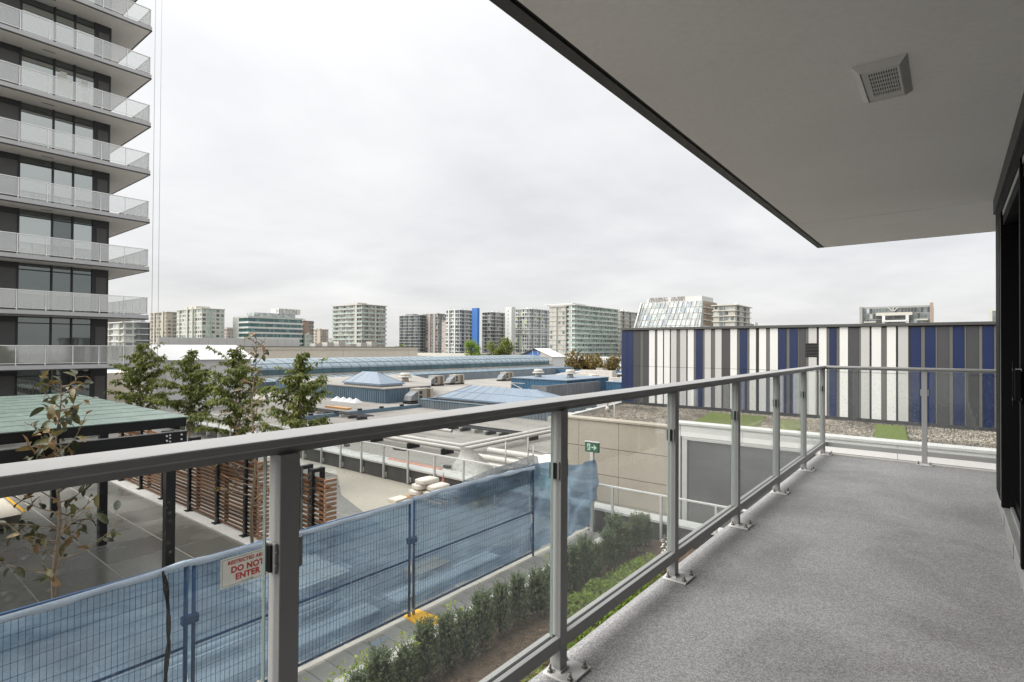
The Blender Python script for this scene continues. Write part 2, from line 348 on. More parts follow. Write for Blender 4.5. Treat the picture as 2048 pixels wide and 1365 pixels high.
mat('skylight_bar', (.24, .32, .42), .45, .2, .1, 3)
mat('vault_bar', (.085, .125, .15), .45, .2, .1, 3)
mat('beige_band', (.46, .42, .35), .8, 0, .1, .5)
mat('hvac_case', (.34, .315, .265), .6, 0, .14, 1.2, (8, .08), rand=.1)
mat('hvac_dark', (.035, .033, .03), .7, 0, .2, 3)
mat('hvac_brown', (.16, .11, .08), .7, 0, .2, 3)
mat('duct_white', (.45, .43, .39), .5, 0, .12, 1.5, rand=.06)
mat('pipe_white', (.52, .505, .47), .45, 0, .08, 1.5)
mat('tent_white', (.60, .60, .60), .5, 0, .04, .8, bump=(1.5, .25, .1))
mat('stock_beige', (.60, .55, .465), .8, 0, .07, .12, (1.2, .04))
mat('stock_grey', (.56, .55, .52), .75, 0, .06, .3)
mat('timber', (.50, .28, .12), .75, 0, .15, 3)
mat('red_tape', (.55, .03, .03), .5)
mat('cardboard', (.46, .33, .20), .8, 0, .12, 4)
mat('paper_bag', (.60, .56, .50), .75, 0, .12, 6, bump=(12, .6, .02))
mat('green_sheet', (.12, .27, .23), .6, 0, .1, 2)
mat('ground_city', (.20, .20, .19), .9, 0, .3, .01, (.2, .2))
mat('slab_white', (.62, .62, .60), .6, 0, .06, .5)
mat('slab_fascia', (.44, .44, .44), .5, 0, .06, 2)
mat('balcony_soffit', (.78, .745, .70), .8, 0, .06, .8)
mat('tower_dark', (.026, .026, .029), .5, 0, .15, 1.5)
mat('tower_panel', (.085, .082, .082), .45, 0, .1, 1.0)
# skyline palette
for n_, c_ in dict(sk_beige=(.56, .49, .38), sk_cream=(.64, .62, .52), sk_white=(.74, .75, .72), sk_grey=(.50, .50, .47), sk_warm=(.58, .555, .485), sk_brown=(.42, .31, .225),
        sk_taupe=(.40, .34, .29), sk_pink=(.50, .42, .37), sk_blue=(.045, .15, .42), sk_steel=(.26, .28, .275), sk_pale_green=(.58, .63, .57), sk_concrete=(.36, .36, .34), sk_dark=(.09, .095, .095), sk_lime=(.46, .55, .25)).items():
    av_ = sum(c_) / 3; c_ = c_ if n_ in ('sk_blue', 'sk_lime') else tuple(.76 * (v + (av_ - v) * .25) for v in c_)
    mat(n_, c_, .75, 0, .06, .08, (.6, .04), rand=.03)
window_glass('skg_dark', (.035, .042, .044), .12, .7, 0); window_glass('skg_mid', (.12, .14, .14), .15, .7, 0); window_glass('skg_light', (.34, .37, .36), .2, .6, 0)
window_glass('skg_teal', (.026, .095, .092), .1, .7, 0); window_glass('skg_teal_light', (.085, .19, .18), .12, .7, 0); window_glass('skg_navy', (.055, .09, .13), .1, .7, 0)
window_glass('skg_green', (.30, .38, .33), .2, .6, 0)

# ---------------------------------------------------------------- mesh helpers
class MB:
    """collects boxes, bars, tubes and free faces; build() links them as ONE mesh object"""
    def __init__(s): s.v = []; s.f = []; s.mi = []; s.sm = []
    def add(s, vs, fs, mi=0, smooth=False):
        b = len(s.v); s.v += [tuple(p) for p in vs]
        for f in fs: s.f.append(tuple(b + i for i in f)); s.mi.append(mi); s.sm.append(smooth)
        return s
    def box(s, x0, x1, y0, y1, z0, z1, mi=0):
        return s.add([(x0, y0, z0), (x1, y0, z0), (x1, y1, z0), (x0, y1, z0), (x0, y0, z1), (x1, y0, z1), (x1, y1, z1), (x0, y1, z1)],
              [(0, 3, 2, 1), (4, 5, 6, 7), (0, 1, 5, 4), (1, 2, 6, 5), (2, 3, 7, 6), (3, 0, 4, 7)], mi)
    def obox(s, c, ax, ay, az, mi=0):
        c, ax, ay, az = map(Vector, (c, ax, ay, az))
        vs = [c + ax * i + ay * j + az * k for k in (-1, 1) for j in (-1, 1) for i in (-1, 1)]
        return s.add(vs, [(0, 2, 3, 1), (4, 5, 7, 6), (0, 1, 5, 4), (2, 6, 7, 3), (0, 4, 6, 2), (1, 3, 7, 5)], mi)
    def bar(s, p, q, w, h=None, mi=0):
        p, q = Vector(p), Vector(q); d = (q - p); L = d.length; d.normalize()
        up = Vector((0, 0, 1)) if abs(d.z) < .95 else Vector((0, 1, 0))
        a = d.cross(up).normalized(); b = a.cross(d).normalized()
        return s.obox((p + q) / 2, d * L / 2, a * w / 2, b * (h or w) / 2, mi)
    def tube(s, p, q, r0, r1=None, n=8, mi=0, caps=True):
        p, q = Vector(p), Vector(q); d = (q - p).normalized(); r1 = r0 if r1 is None else r1
        up = Vector((0, 0, 1)) if abs(d.z) < .95 else Vector((0, 1, 0))
        a = d.cross(up).normalized(); b = a.cross(d)
        vs = [p + (a * math.cos(t) + b * math.sin(t)) * r0 for t in [2 * math.pi * i / n for i in range(n)]]
        vs += [q + (a * math.cos(t) + b * math.sin(t)) * r1 for t in [2 * math.pi * i / n for i in range(n)]]
        s.add(vs, [(i, (i + 1) % n, n + (i + 1) % n, n + i) for i in range(n)], mi, True)
        if caps: b0 = len(s.v) - 2 * n; s.f += [tuple(b0 + i for i in reversed(range(n))), tuple(b0 + n + i for i in range(n))]; s.mi += [mi, mi]; s.sm += [False, False]
        return s
    def path(s, pts, radii, n=6, mi=0):
        pts = [Vector(p) for p in pts]; rings = []; b0 = len(s.v); pa = None
        for i, p in enumerate(pts):
            d = (pts[min(i + 1, len(pts) - 1)] - pts[max(i - 1, 0)]).normalized()
            if pa is None: pa = d.cross(Vector((.31, .95, .05))).normalized()
            a = (pa - d * pa.dot(d)).normalized(); pa = a; b = d.cross(a)
            s.v += [tuple(p + (a * math.cos(2 * math.pi * k / n) + b * math.sin(2 * math.pi * k / n)) * radii[i]) for k in range(n)]
        for i in range(len(pts) - 1):
            for k in range(n):
                s.f.append((b0 + i * n + k, b0 + i * n + (k + 1) % n, b0 + (i + 1) * n + (k + 1) % n, b0 + (i + 1) * n + k)); s.mi.append(mi); s.sm.append(True)
        return s
    def quad(s, a, b, c, d, mi=0): return s.add([a, b, c, d], [(0, 1, 2, 3)], mi)
    def prism(s, prof, y0, y1, mi=0):
        """profile [(x,z)] extruded along Y"""
        n = len(prof); vs = [(x, y0, z) for x, z in prof] + [(x, y1, z) for x, z in prof]
        return s.add(vs, [tuple(range(n)), tuple(reversed(range(n, 2 * n)))] + [(i, i + n, (i + 1) % n + n, (i + 1) % n) for i in range(n)], mi)
    def mesh(s, name, mats, off=(0, 0, 0)):
        me = bpy.data.meshes.new(name)
        ox, oy, oz = off
        me.from_pydata([(x - ox, y - oy, z - oz) for x, y, z in s.v], [], s.f)
        for m in (mats if isinstance(mats, (list, tuple)) else [mats]): me.materials.append(MATS[m])
        me.polygons.foreach_set('material_index', s.mi); me.polygons.foreach_set('use_smooth', s.sm); me.update()
        return me
    def build(s, name, mats, parent=None, bevel=0, label=None):
        off = wloc(parent) if parent else (0, 0, 0)
        o = bpy.data.objects.new(name, s.mesh(name, mats, off)); COL.objects.link(o)
        if parent: o.parent = parent
        if bevel: add_bevel(o, bevel)
        if label: o['label'] = label
        return o
def wloc(o):
    x = Vector((0, 0, 0))
    while o: x += o.location; o = o.parent
    return x
def add_bevel(o, w):
    b = o.modifiers.new('bevel', 'BEVEL'); b.width = w; b.segments = 2; b.limit_method = 'ANGLE'; b.angle_limit = R(35)
def link(name, me, parent=None, loc=(0, 0, 0), rot=(0, 0, 0)):
    o = bpy.data.objects.new(name, me); COL.objects.link(o); o.location = loc; o.rotation_euler = rot
    if parent: o.parent = parent
    return o
def tag(o, label, cat, group=None):
    o['label'] = label; o['category'] = cat
    if group: o['group'] = group
    return o
def thing(name, loc, label, cat, group=None):
    o = bpy.data.objects.new(name, None); COL.objects.link(o); o.location = loc; o.empty_display_size = .2
    return tag(o, label, cat, group)
def struct(o, kind='structure'): o['kind'] = kind; return o
def kids(o): return [c for c in bpy.data.objects if c.parent == o]
def copy_tree(o, parent=None, loc=None, rotz=None):
    c = o.copy(); COL.objects.link(c); c.parent = parent
    if loc is not None: c.location = loc
    if rotz is not None: c.rotation_euler.z = rotz
    for k in o.children: copy_tree(k, c)
    return c
ORD = ['first', 'second', 'third', 'fourth', 'fifth', 'sixth', 'seventh', 'eighth', 'ninth', 'tenth', 'eleventh', 'twelfth', 'thirteenth', 'fourteenth']
# ================================================================ the balcony we stand on
g_ = MB().box(-1400, 1400, -600, 4000, -19, -18.5).build('ground', 'ground_city'); struct(g_)
# deck: wraps round the end of the flat
d_ = MB(); prof = [(-1.31, -.24), (5, -.24), (5, 0), (-1.255, 0), (-1.29, -.006), (-1.31, -.022)]
d_.prism(prof, -1.7, 7.735)
deck = d_.build('balcony_deck', 'deck_membrane'); struct(deck)
MB().box(-1.311, 5, 7.736, 7.82, -.24, .012).build('deck_edge_strip', 'concrete_white', deck, .004)
MB().box(-1.311, 5, 7.821, 7.86, -.24, -.012).build('deck_edge_flashing', 'rail_paint', deck, .003)
w_ = MB().box(-.9, 5, -1.7, 7.5, -6.5, -.241).build('lower_wall', 'concrete_light'); struct(w_)

# ---- soffit above
so = MB().box(-1.272, .62, -1.7, 6.395, 2.60, 2.92).build('soffit', 'soffit_paint'); struct(so)
MB().box(-1.272, 5, 6.399, 8.055, 2.598, 2.92).build('end_soffit', 'soffit_paint', so)
MB().box(-1.300, -1.2721, -1.7, 8.075, 2.612, 2.93).box(-1.300, 5, 8.0551, 8.075, 2.612, 2.93).build('soffit_groove', 'black_metal', so)
MB().box(-1.360, -1.3001, -1.7, 8.098, 2.603, 2.95).box(-1.300, 5, 8.0751, 8.098, 2.603, 2.95).build('soffit_fascia', 'fascia_dark', so)
# ceiling exhaust vent
vt = thing('ceiling_vent', (-.255, 3.19, 2.60), 'square off white exhaust vent grille in the balcony soffit', 'vent')
x0, x1, y0, y1 = -.362, -.148, 2.965, 3.415
fr = MB(); i_ = .030
def ring(mb, a, b, c, d, za, ins, zb):
    o_ = [(a, c, za), (b, c, za), (b, d, za), (a, d, za)]; n_ = [(a + ins, c + ins, zb), (b - ins, c + ins, zb), (b - ins, d - ins, zb), (a + ins, d - ins, zb)]
    mb.add(o_ + n_, [(k, (k + 1) % 4, 4 + (k + 1) % 4, 4 + k) for k in range(4)])
ring(fr, x0, x1, y0, y1, 2.599, i_, 2.572); ring(fr, x0 + i_, x1 - i_, y0 + i_, y1 - i_, 2.572, .003, 2.582)
fr.build('vent_frame', 'vent_plastic', vt)
gx0, gx1, gy0, gy1 = x0 + .058, x1 - .042, y0 + .075, y1 - .085
MB().box(gx0, gx1, gy0, gy1, 2.590, 2.596).build('vent_cavity', 'hvac_dark', vt)
pl = MB().box(x0 + .034, gx0, y0 + .034, y1 - .034, 2.578, 2.584).box(gx1, x1 - .034, y0 + .034, y1 - .034, 2.578, 2.584).box(gx0, gx1, y0 + .034, gy0, 2.578, 2.584).box(gx0, gx1, gy1, y1 - .034, 2.578, 2.584)
pl.build('vent_plate', 'vent_plastic', vt)
for k in range(7):
    yy = gy0 + (gy1 - gy0) * k / 6
    MB().box(gx0, gx1, yy - .004, yy + .004, 2.579, 2.586).build('slat', 'vent_plastic', vt)
for k in range(13):
    xx = gx0 + (gx1 - gx0) * k / 12
    MB().box(xx - .0022, xx + .0022, gy0, gy1, 2.5795, 2.5855).build('slat', 'vent_plastic', vt)

# ---- the railing
RX = -1.213                         # inner face of posts
PY = [-.51, .670, 1.845, 3.008, 4.180, 5.378, 6.552, 7.672]
rail = thing('balcony_railing', (-1.24, 3.6, 0), 'grey metal balcony railing with clear glass panels round the deck edge', 'railing')
tr_ = MB().box(-1.328, -1.205, -1.7, 7.80, 1.064, 1.086).build('top_rail', 'rail_paint', rail, .004)
MB().box(-1.205, 5, 7.682, 7.80, 1.0642, 1.0862).build('top_rail', 'rail_paint', rail, .004)
MB().box(-1.295, -1.225, -1.7, 7.78, 1.046, 1.0638).build('rail_saddle', 'rail_paint', rail)
MB().box(-1.225, 5, 7.715, 7.775, 1.046, 1.0638).build('rail_saddle', 'rail_paint', rail)
bolt_me = None
def bolts(par, pts):
    global bolt_me
    if bolt_me is None:
        b = MB().tube((0, 0, 0), (0, 0, .003), .013, None, 12).tube((0, 0, .003), (0, 0, .013), .0095, None, 6).tube((0, 0, .013), (0, 0, .030), .005, None, 8)
        bolt_me = b.mesh('bolt', 'bolt_steel')
    base = wloc(par)
    for p in pts: link('bolt', bolt_me, par, Vector(p) - base)
def post(x0, x1, y0, y1, plate, bl, clips):
    p = MB().box(x0, x1, y0, y1, .012, 1.0459).build('post', 'rail_paint', rail, .003)
    a, b, c, d = plate
    bp = MB().box(a, b, c, d, 0.002, .012).build('base_plate', 'plate_paint', p, .0015)
    MB().box(x0 - .006, x1 + .006, y0 - .006, y1 + .006, .0121, .018).build('weld_bead', 'plate_paint', p)
    bolts(p, [(u, v, .012) for u, v in bl])
    for cb in clips: MB().box(*cb).build('glass_clip', 'rail_paint' if cb[1] - cb[0] > .03 or True else '', p, .002)
    return p
for y in PY:
    c = y + .025
    p = post(RX - .05, RX, y, y + .05, (RX - .058, RX + .075, y - .038, y + .112), [(RX + .058, y - .018), (RX + .058, y + .09), (RX - .035, y - .020), (RX - .035, y + .092)], [])
    MB().box(RX - .046, RX - .006, y - .009, y - .0005, .772, .842).build('glass_clip', 'rail_paint', p, .002)
    MB().box(RX - .046, RX - .016, y - .0155, y - .0091, .776, .838).build('clip_gasket', 'black_rubber', p)
    for zz in (.792, .822): MB().tube((RX - .006, y - .0045, zz), (RX - .003, y - .0045, zz), .003, None, 8).build('clip_screw', 'bolt_steel', p)
    MB().box(RX - .046, RX - .006, y + .0505, y + .062, .772, .842).build('glass_clip', 'rail_paint', p, .002)
for x in (-.262, .745, 1.74, 2.74, 3.74, 4.74):
    p = post(x, x + .05, 7.722, 7.772, (x - .05, x + .1, 7.655, 7.7352), [(x - .03, 7.676), (x + .08, 7.676), (x - .03, 7.72), (x + .08, 7.72)], [])
    MB().box(x - .012, x - .0005, 7.728, 7.765, .772, .842).build('glass_clip', 'rail_paint', p, .002)
    MB().box(x + .0505, x + .062, 7.728, 7.765, .772, .842).build('glass_clip', 'rail_paint', p, .002)
gx = RX - .030
for i in range(len(PY) - 1):
    a, b = PY[i] + .05, PY[i + 1]
    gp = MB().box(gx - .005, gx + .005, a + .022, b - .022, .13, 1.050).build('glass_panel', 'rail_glass', rail)
    MB().box(gx - .0055, gx + .0055, b - .022, b - .0195, .13, 1.050).build('glass_edge', 'glass_edge', gp)
    br = MB().box(gx - .030, gx - .0065, a, b, .098, .150).box(gx + .0065, gx + .028, a, b, .098, .150).box(gx - .0064, gx + .0064, a, b, .098, .118).build('bottom_rail', 'rail_paint', rail, .002)
    MB().box(gx - .0063, gx + .0063, a, b, .1181, .1505).build('glazing_gasket', 'black_rubber', br)
for a, b in ((-1.213, -.262), (-.212, .745), (.795, 1.74), (1.79, 2.74), (2.79, 3.74), (3.79, 4.74)):
    MB().box(a + .02, b - .02, 7.742, 7.752, .13, 1.050).build('glass_panel', 'rail_glass_beaded', rail)
    MB().box(a, b, 7.726, 7.768, .098, .150).build('bottom_rail', 'rail_paint', rail, .002)

# ---- the window wall on the right
ww = thing('window_wall', (.36, 2.0, 0), 'black framed glass door wall along the right side of the balcony', 'window wall')
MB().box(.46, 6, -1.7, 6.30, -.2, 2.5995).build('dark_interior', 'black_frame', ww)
for y0, y1 in ((5.60, 5.66), (4.10, 4.16), (2.55, 2.61), (1.0, 1.06), (-.6, -.54)):
    MB().box(.296, .40, y0, y1, .102, 2.35).build('mullion', 'black_frame', ww, .002)
MB().box(.300, .44, 5.86, 6.30, .102, 2.47).build('corner_post', 'black_frame', ww, .002)
MB().box(.304, .40, 5.842, 5.856, .102, 2.35).build('metal_trim', 'sill_metal', ww)
MB().box(.312, .40, 5.665, 5.838, .102, 2.35).build('jamb_panel', 'black_frame', ww)
MB().box(.288, .44, -1.7, 6.37, 2.47, 2.5995).build('head_frame', 'fascia_dark', ww, .002)
MB().box(.300, .44, -1.7, 5.859, 2.352, 2.4695).build('transom', 'black_frame', ww, .002)
MB().box(.306, .34, -1.7, 5.59, 2.318, 2.351).build('track_trim', 'sill_metal', ww, .002)
MB().box(.310, .40, -1.7, 5.59, 2.24, 2.3175).build('door_head', 'black_frame', ww)
for a, b in ((4.16, 5.60), (2.61, 4.10), (1.06, 2.55), (-.54, 1.0)):
    MB().box(.388, .396, a, b, .125, 2.24).build('glass_pane', 'door_glass', ww)
    MB().box(.372, .3875, a, b, .102, .18).build('door_bottom_rail', 'black_frame', ww)
MB().box(.300, .46, -1.7, 6.30, .0015, .1015).build('sill', 'sill_metal', ww, .003)
MB().box(.345, .362, -1.7, 5.59, .1016, .116).build('sill_track', 'sill_metal', ww)
for y in (5.40, 4.62, 3.84): MB().box(.2985, .2999, y, y + .012, .002, .10).build('sill_joint', 'black_rubber', ww)
hd = MB().box(.262, .274, 4.085, 4.099, .985, 1.235).build('door_handle', 'black_frame', ww, .002)
for z in (1.02, 1.18): MB().box(.262, .300, 4.0855, 4.0985, z, z + .014).build('handle_standoff', 'sill_metal', hd)
MB().box(.270, .2955, 4.05, 4.08, 1.02, 1.19).build('lock_case', 'black_frame', ww, .002)

# ---- storeys of our own building above and behind the camera
ob = MB().box(.47, 13, -12, 6.28, 2.93, 14.6).build('building_above', 'tower_panel'); struct(ob)
for k in range(4):
    z = 5.55 + 2.95 * k
    MB().box(-1.36, 5, -12, 8.09, z, z + .3).build('balcony_slab', 'slab_fascia', ob)
for k in range(4):
    for j in range(6):
        a = -11.6 + 3.0 * j
        MB().box(.44, .4695, a, a + 2.7, 3.0 + 2.95 * k, 5.4 + 2.95 * k).build('window_pane', 'skg_teal' if (j + k) % 2 else 'skg_dark', ob)
# ================================================================ the roof terrace one storey below
TZ = -2.95
pod = MB().box(-36, -5.76, -7, 11.44, -18.4, TZ - .05).build('podium', 'grout'); struct(pod)
ter = MB().box(-36, -6.66, -7, 11.40, TZ - .05, TZ - .004).build('terrace_floor', 'grout'); struct(ter)
# large format pavers, each its own piece
cnt = 0
xs = [-6.68 - .01 - 1.2 * k for k in range(20)]
pv_me = MB().box(-.586, .586, -.586, .586, 0, .012).mesh('paver', 'wet_paver')
for k in range(16):
    for j in range(12):
        x = -7.35 - 1.2 * k; y = -.55 + 1.2 * j - .12
        if y + .6 > 11.42 or y < -2.2 - 0 * k: continue
        o = link('paver', pv_me, ter, (x, y, TZ - .012 + random.uniform(0, .0012)))
MB().box(-36, -26, -7, 11.40, TZ - .0119, TZ - .001).build('paving_beyond', 'wet_paver', ter)
# dry screed patch by the end kerb
dp = MB().add([(-16.9, 11.38, TZ + .003), (-13.6, 9.35, TZ + .003), (-9.2, 7.9, TZ + .003), (-7.4, 9.2, TZ + .003), (-7.4, 11.38, TZ + .003)], [(0, 1, 2, 3, 4)]); dp.build('screed_patch', 'dry_concrete', ter)
# strip of long pavers, kerb and planting bed beneath the balcony
st = MB().box(-6.66, -5.76, -7, 11.40, TZ - .05, TZ - .012).build('path', 'seam_dark'); struct(st)
sp_me = MB().box(-.44, .44, -.145, .145, 0, .014).mesh('strip_paver', 'strip_paver')
y = 1.2; k = 0
while y < 11.2:
    link('paver', sp_me, st, (-6.205, y, TZ - .012 + random.uniform(0, .002))); y += .298; k += 1
kb = MB().box(-5.755, -5.50, -7, 11.30, TZ - .05, -2.66).build('planter_kerb', 'concrete_white', None, .012); tag(kb, 'pale concrete kerb edging the planting bed below the balcony', 'kerb')
so_ = MB().box(-5.50, -.9, -7, 11.35, TZ - .06, -2.86).build('planting_bed', 'mulch'); struct(so_)
# end kerb (upstand) with dark membrane and metal cap
ek = thing('terrace_upstand', (-12, 11.5, TZ), 'low dark membrane upstand closing the far end of the terrace', 'upstand wall')
MB().box(-36, -1.6, 11.40, 11.72, TZ - .05, -2.50).build('wall', 'membrane_dark', ek)
MB().box(-36, -1.6, 11.36, 11.76, -2.4995, -2.44).build('cap', 'white_paint', ek, .006)
# glass balustrade on the upstand
rl = thing('terrace_railing', (-12, 11.36, TZ), 'white glass balustrade along the far end of the terrace', 'railing')
MB().box(-30, -1.7, 11.30, 11.36, -1.90, -1.865).build('top_rail', 'white_paint', rl, .004)
tp_me = MB().box(-.022, .022, -.03, .03, 0, 1.0).box(-.014, .014, .03, .085, .10, .16).box(.03, .062, .05, .085, .02, .17).mesh('post', 'white_paint')
x = -2.55
while x > -30:
    o = link('post', tp_me, rl, Vector((x, 11.32, -2.90)) - rl.location); 
    MB().box(x - 1.12, x - .04, 11.326, 11.334, -2.42, -1.91).build('glass_panel', 'terrace_rail_glass', rl)
    x -= 1.165
# exit sign on its post
ex = thing('exit_sign', (-6.52, 11.22, TZ), 'green running man exit sign with arrow on a white post', 'sign')
MB().box(-6.56, -6.48, 11.18, 11.26, TZ, -1.135).build('post', 'white_paint', ex, .004)
bd = MB().box(-6.70, -6.34, 11.19, 11.25, -1.135, -.905).build('sign_box', 'exit_green', ex, .008)
MB().box(-6.71, -6.33, 11.18, 11.26, -.9049, -.89).build('cap', 'white_paint', bd)
Y_ = 11.187
def flat(mb, pts, y=Y_): mb.add([(a, y, b) for a, b in pts] , [tuple(range(len(pts)))])
ar = MB(); flat(ar, [(-6.525, -1.035), (-6.45, -1.035), (-6.475, -1.075), (-6.445, -1.075), (-6.385, -1.02), (-6.445, -.965), (-6.475, -.965), (-6.45, -1.005), (-6.525, -1.005)]); ar.build('arrow', 'exit_pale', bd)
rm = MB(); flat(rm, [(-6.64, -1.095), (-6.555, -1.095), (-6.555, -.94), (-6.64, -.94)]); rm.build('door_symbol', 'exit_pale', bd)
mn = MB()
flat(mn, [(-6.607, -.972), (-6.593, -.972), (-6.593, -.957), (-6.607, -.957)], Y_ - .002)
flat(mn, [(-6.628, -1.03), (-6.605, -1.045), (-6.585, -.985), (-6.605, -.978)], Y_ - .003)
flat(mn, [(-6.605, -1.045), (-6.590, -1.04), (-6.572, -1.075), (-6.582, -1.082)], Y_ - .004)
flat(mn, [(-6.628, -1.03), (-6.615, -1.045), (-6.632, -1.082), (-6.645, -1.075)], Y_ - .0045)
flat(mn, [(-6.588, -.988), (-6.592, -1.0), (-6.566, -1.018), (-6.562, -1.006)], Y_ - .005)
mn.build('running_figure', 'exit_green', bd)

# ---- temporary fence panels with blue netting
FX = -6.64
def mesh_panel(y0, y1, label, tarp=True):
    f = thing('temporary_fence', (FX, (y0 + y1) / 2, TZ), label, 'fence', 'temporary fence panels in a row')
    z0, z1 = TZ + .10, -1.115
    for y in (y0 + .02, y1 - .02): MB().tube((FX, y, TZ + .02), (FX, y, z1 + .02), .021, None, 10).build('post', 'fence_blue_paint', f)
    for z in (z0, (z0 + z1) / 2 - .06, z1): MB().tube((FX, y0 + .02, z), (FX, y1 - .02, z), .016, None, 8).build('rail', 'fence_blue_paint', f)
    w = MB(); n = int((y1 - y0) / .0508)
    for i in range(1, n):
        y = y0 + (y1 - y0) * i / n; a = .004
        w.box(FX + .016, FX + .0195, y - .0017, y + .0017, z0, z1)
    zz = z0
    while zz < z1:
        dz = random.uniform(-.004, .004); w.bar((FX + .0215, y0 + .02, zz), (FX + .0215, y1 - .02, zz + dz), .0034); zz += .128
    wm = w.build('wire_mesh', 'wire_blue', f); wm['kind'] = 'stuff'
    return f
PAN = [(-3.90, -.64), (-.62, 2.60), (2.64, 5.83), (5.88, 9.10)]
LB = ['blue mesh fence panel running out of the picture at the left', 'blue netted fence panel with a bunched black net hanging from its middle', 'blue netted fence panel carrying the red and white warning sign', 'blue netted fence panel beside the yellow foot, nearest the exit sign']
FP = [mesh_panel(a, b, l) for (a, b), l in zip(PAN, LB)]
for i in range(len(PAN) - 1):
    y = (PAN[i][1] + PAN[i + 1][0]) / 2
    for zc_ in (-1.75,):
        MB().box(FX - .035, FX + .04, y - .085, y + .085, zc_ - .045, zc_ + .045).build('clamp', 'fence_blue_paint', FP[i + 1], .006)
# blue netting: one long sagging sheet per panel, folded over the top rail
def net(y0, y1, f, sag, seed, zt=-1.10, zb=TZ + .12, dark=0):
    rnd = random.Random(seed); nx, nz = 64, 26; mb = MB(); vs = []
    ph = [rnd.uniform(0, 6.28) for _ in range(6)]
    for j in range(nz + 1):
        for i in range(nx + 1):
            u = i / nx; v = j / nz; y = y0 + (y1 - y0) * u
            top = zt - sag(u) - .018 * abs(math.sin(math.pi * u * 5 + .4)); z = zb + (top - zb) * v + .02 * math.sin(5 * u + ph[0]) * (1 - v)
            x = FX - .045 + .016 * math.sin(9 * u + 3 * v + ph[1]) + .012 * math.sin(23 * u - 5 * v + ph[2]) + .012 * math.sin(19 * v + 13 * u + ph[3]) + .008 * math.sin(41 * u + 9 * v + ph[5])
            vs.append((x, y, z))
    for i in range(nx + 1):
        u = i / nx; y = y0 + (y1 - y0) * u; vs.append((FX + .026 , y, zt - sag(u) + .012))
    for i in range(nx + 1):
        u = i / nx; y = y0 + (y1 - y0) * u; vs.append((FX + .029, y, zt - sag(u) - .045 - .02 * math.sin(14 * u + ph[4]) ** 2))
    W = nx + 1
    fs = [(j * W + i, j * W + i + 1, (j + 1) * W + i + 1, (j + 1) * W + i) for j in range(nz + 2) for i in range(nx)]
    mb.add(vs, fs, 0, True); mb.mi = [0 if k < nz * nx else 1 for k in range(len(fs))]
    return mb.build('netting', ['blue_tarp', 'tarp_hem_highlight'], f)
net(-3.9, -.63, FP[0], lambda u: 0, 1); net(-.63, 2.62, FP[1], lambda u: .03 * math.sin(math.pi * u), 2); net(2.62, 5.85, FP[2], lambda u: .02 * math.sin(math.pi * u), 3)
net(5.86, 9.10, FP[3], lambda u: -.02 + .10 * max(0, u - .55), 4)
# loose end of the netting blown round to the exit-sign post
lt = MB(); vs = []; nx, nz = 40, 24; rnd = random.Random(5)
for j in range(nz + 1):
    for i in range(nx + 1):
        u, v = i / nx, j / nz; y = 9.06 + 2.20 * u
        top = -1.12 - .22 * u + .05 * math.sin(7 * u); bot = TZ + .10 + .02 * math.sin(8 * u)
        x = FX - .03 + .13 * u + .07 * math.sin(5 * u + 4 * v) * u + .035 * math.sin(16 * u - 9 * v) + .02 * math.sin(31 * u + 22 * v)
        if u > .8: x += .12 * (u - .8) / .2 * math.sin(math.pi * v) * (1 if v > .4 else .3)
        vs.append((x, y, bot + (top - bot) * v))
W = nx + 1
lt.add(vs, [(j * W + i, j * W + i + 1, (j + 1) * W + i + 1, (j + 1) * W + i) for j in range(nz) for i in range(nx)], 0, True)
lo = lt.build('loose_netting', 'blue_tarp'); tag(lo, 'loose end of crumpled blue netting tied to the exit sign post', 'netting')
wp = MB(); vs = []; nx, nz = 24, 8
for j in range(nz + 1):
    for i in range(nx + 1):
        u, v = i / nx, j / nz; y = 7.1 + 2.35 * u
        vs.append((FX - .13 - .03 * math.sin(9 * u + 5 * v), y, -1.50 + (.43 + .16 * u - (.10 * (u - .9) / .1 if u > .9 else 0)) * v))
W = nx + 1; wp.add(vs, [(j * W + i, j * W + i + 1, (j + 1) * W + i + 1, (j + 1) * W + i) for j in range(nz) for i in range(nx)], 0, True)
tag(wp.build('white_sheet', 'white_plastic'), 'white plastic sheet hung behind the far end of the blue fence', 'sheet')
# bunched black net hanging on the second panel
bn = MB(); pts = [(FX + .05, 2.33 - .10 * (t ** 1.3) + .03 * math.sin(5 * t) + .16 * t, -1.12 - 1.55 * t) for t in [i / 14 for i in range(15)]]
bn.path(pts, [.012 + .016 * abs(math.sin(i * .9)) for i in range(15)], 6); bn.path([(p[0] + .012, p[1] + .02 * math.sin(i), p[2]) for i, p in enumerate(pts)], [.008] * 15, 5)
tag(bn.build('bunched_net', 'black_rubber'), 'bunched dark net rope hanging down the blue fence at left', 'net')
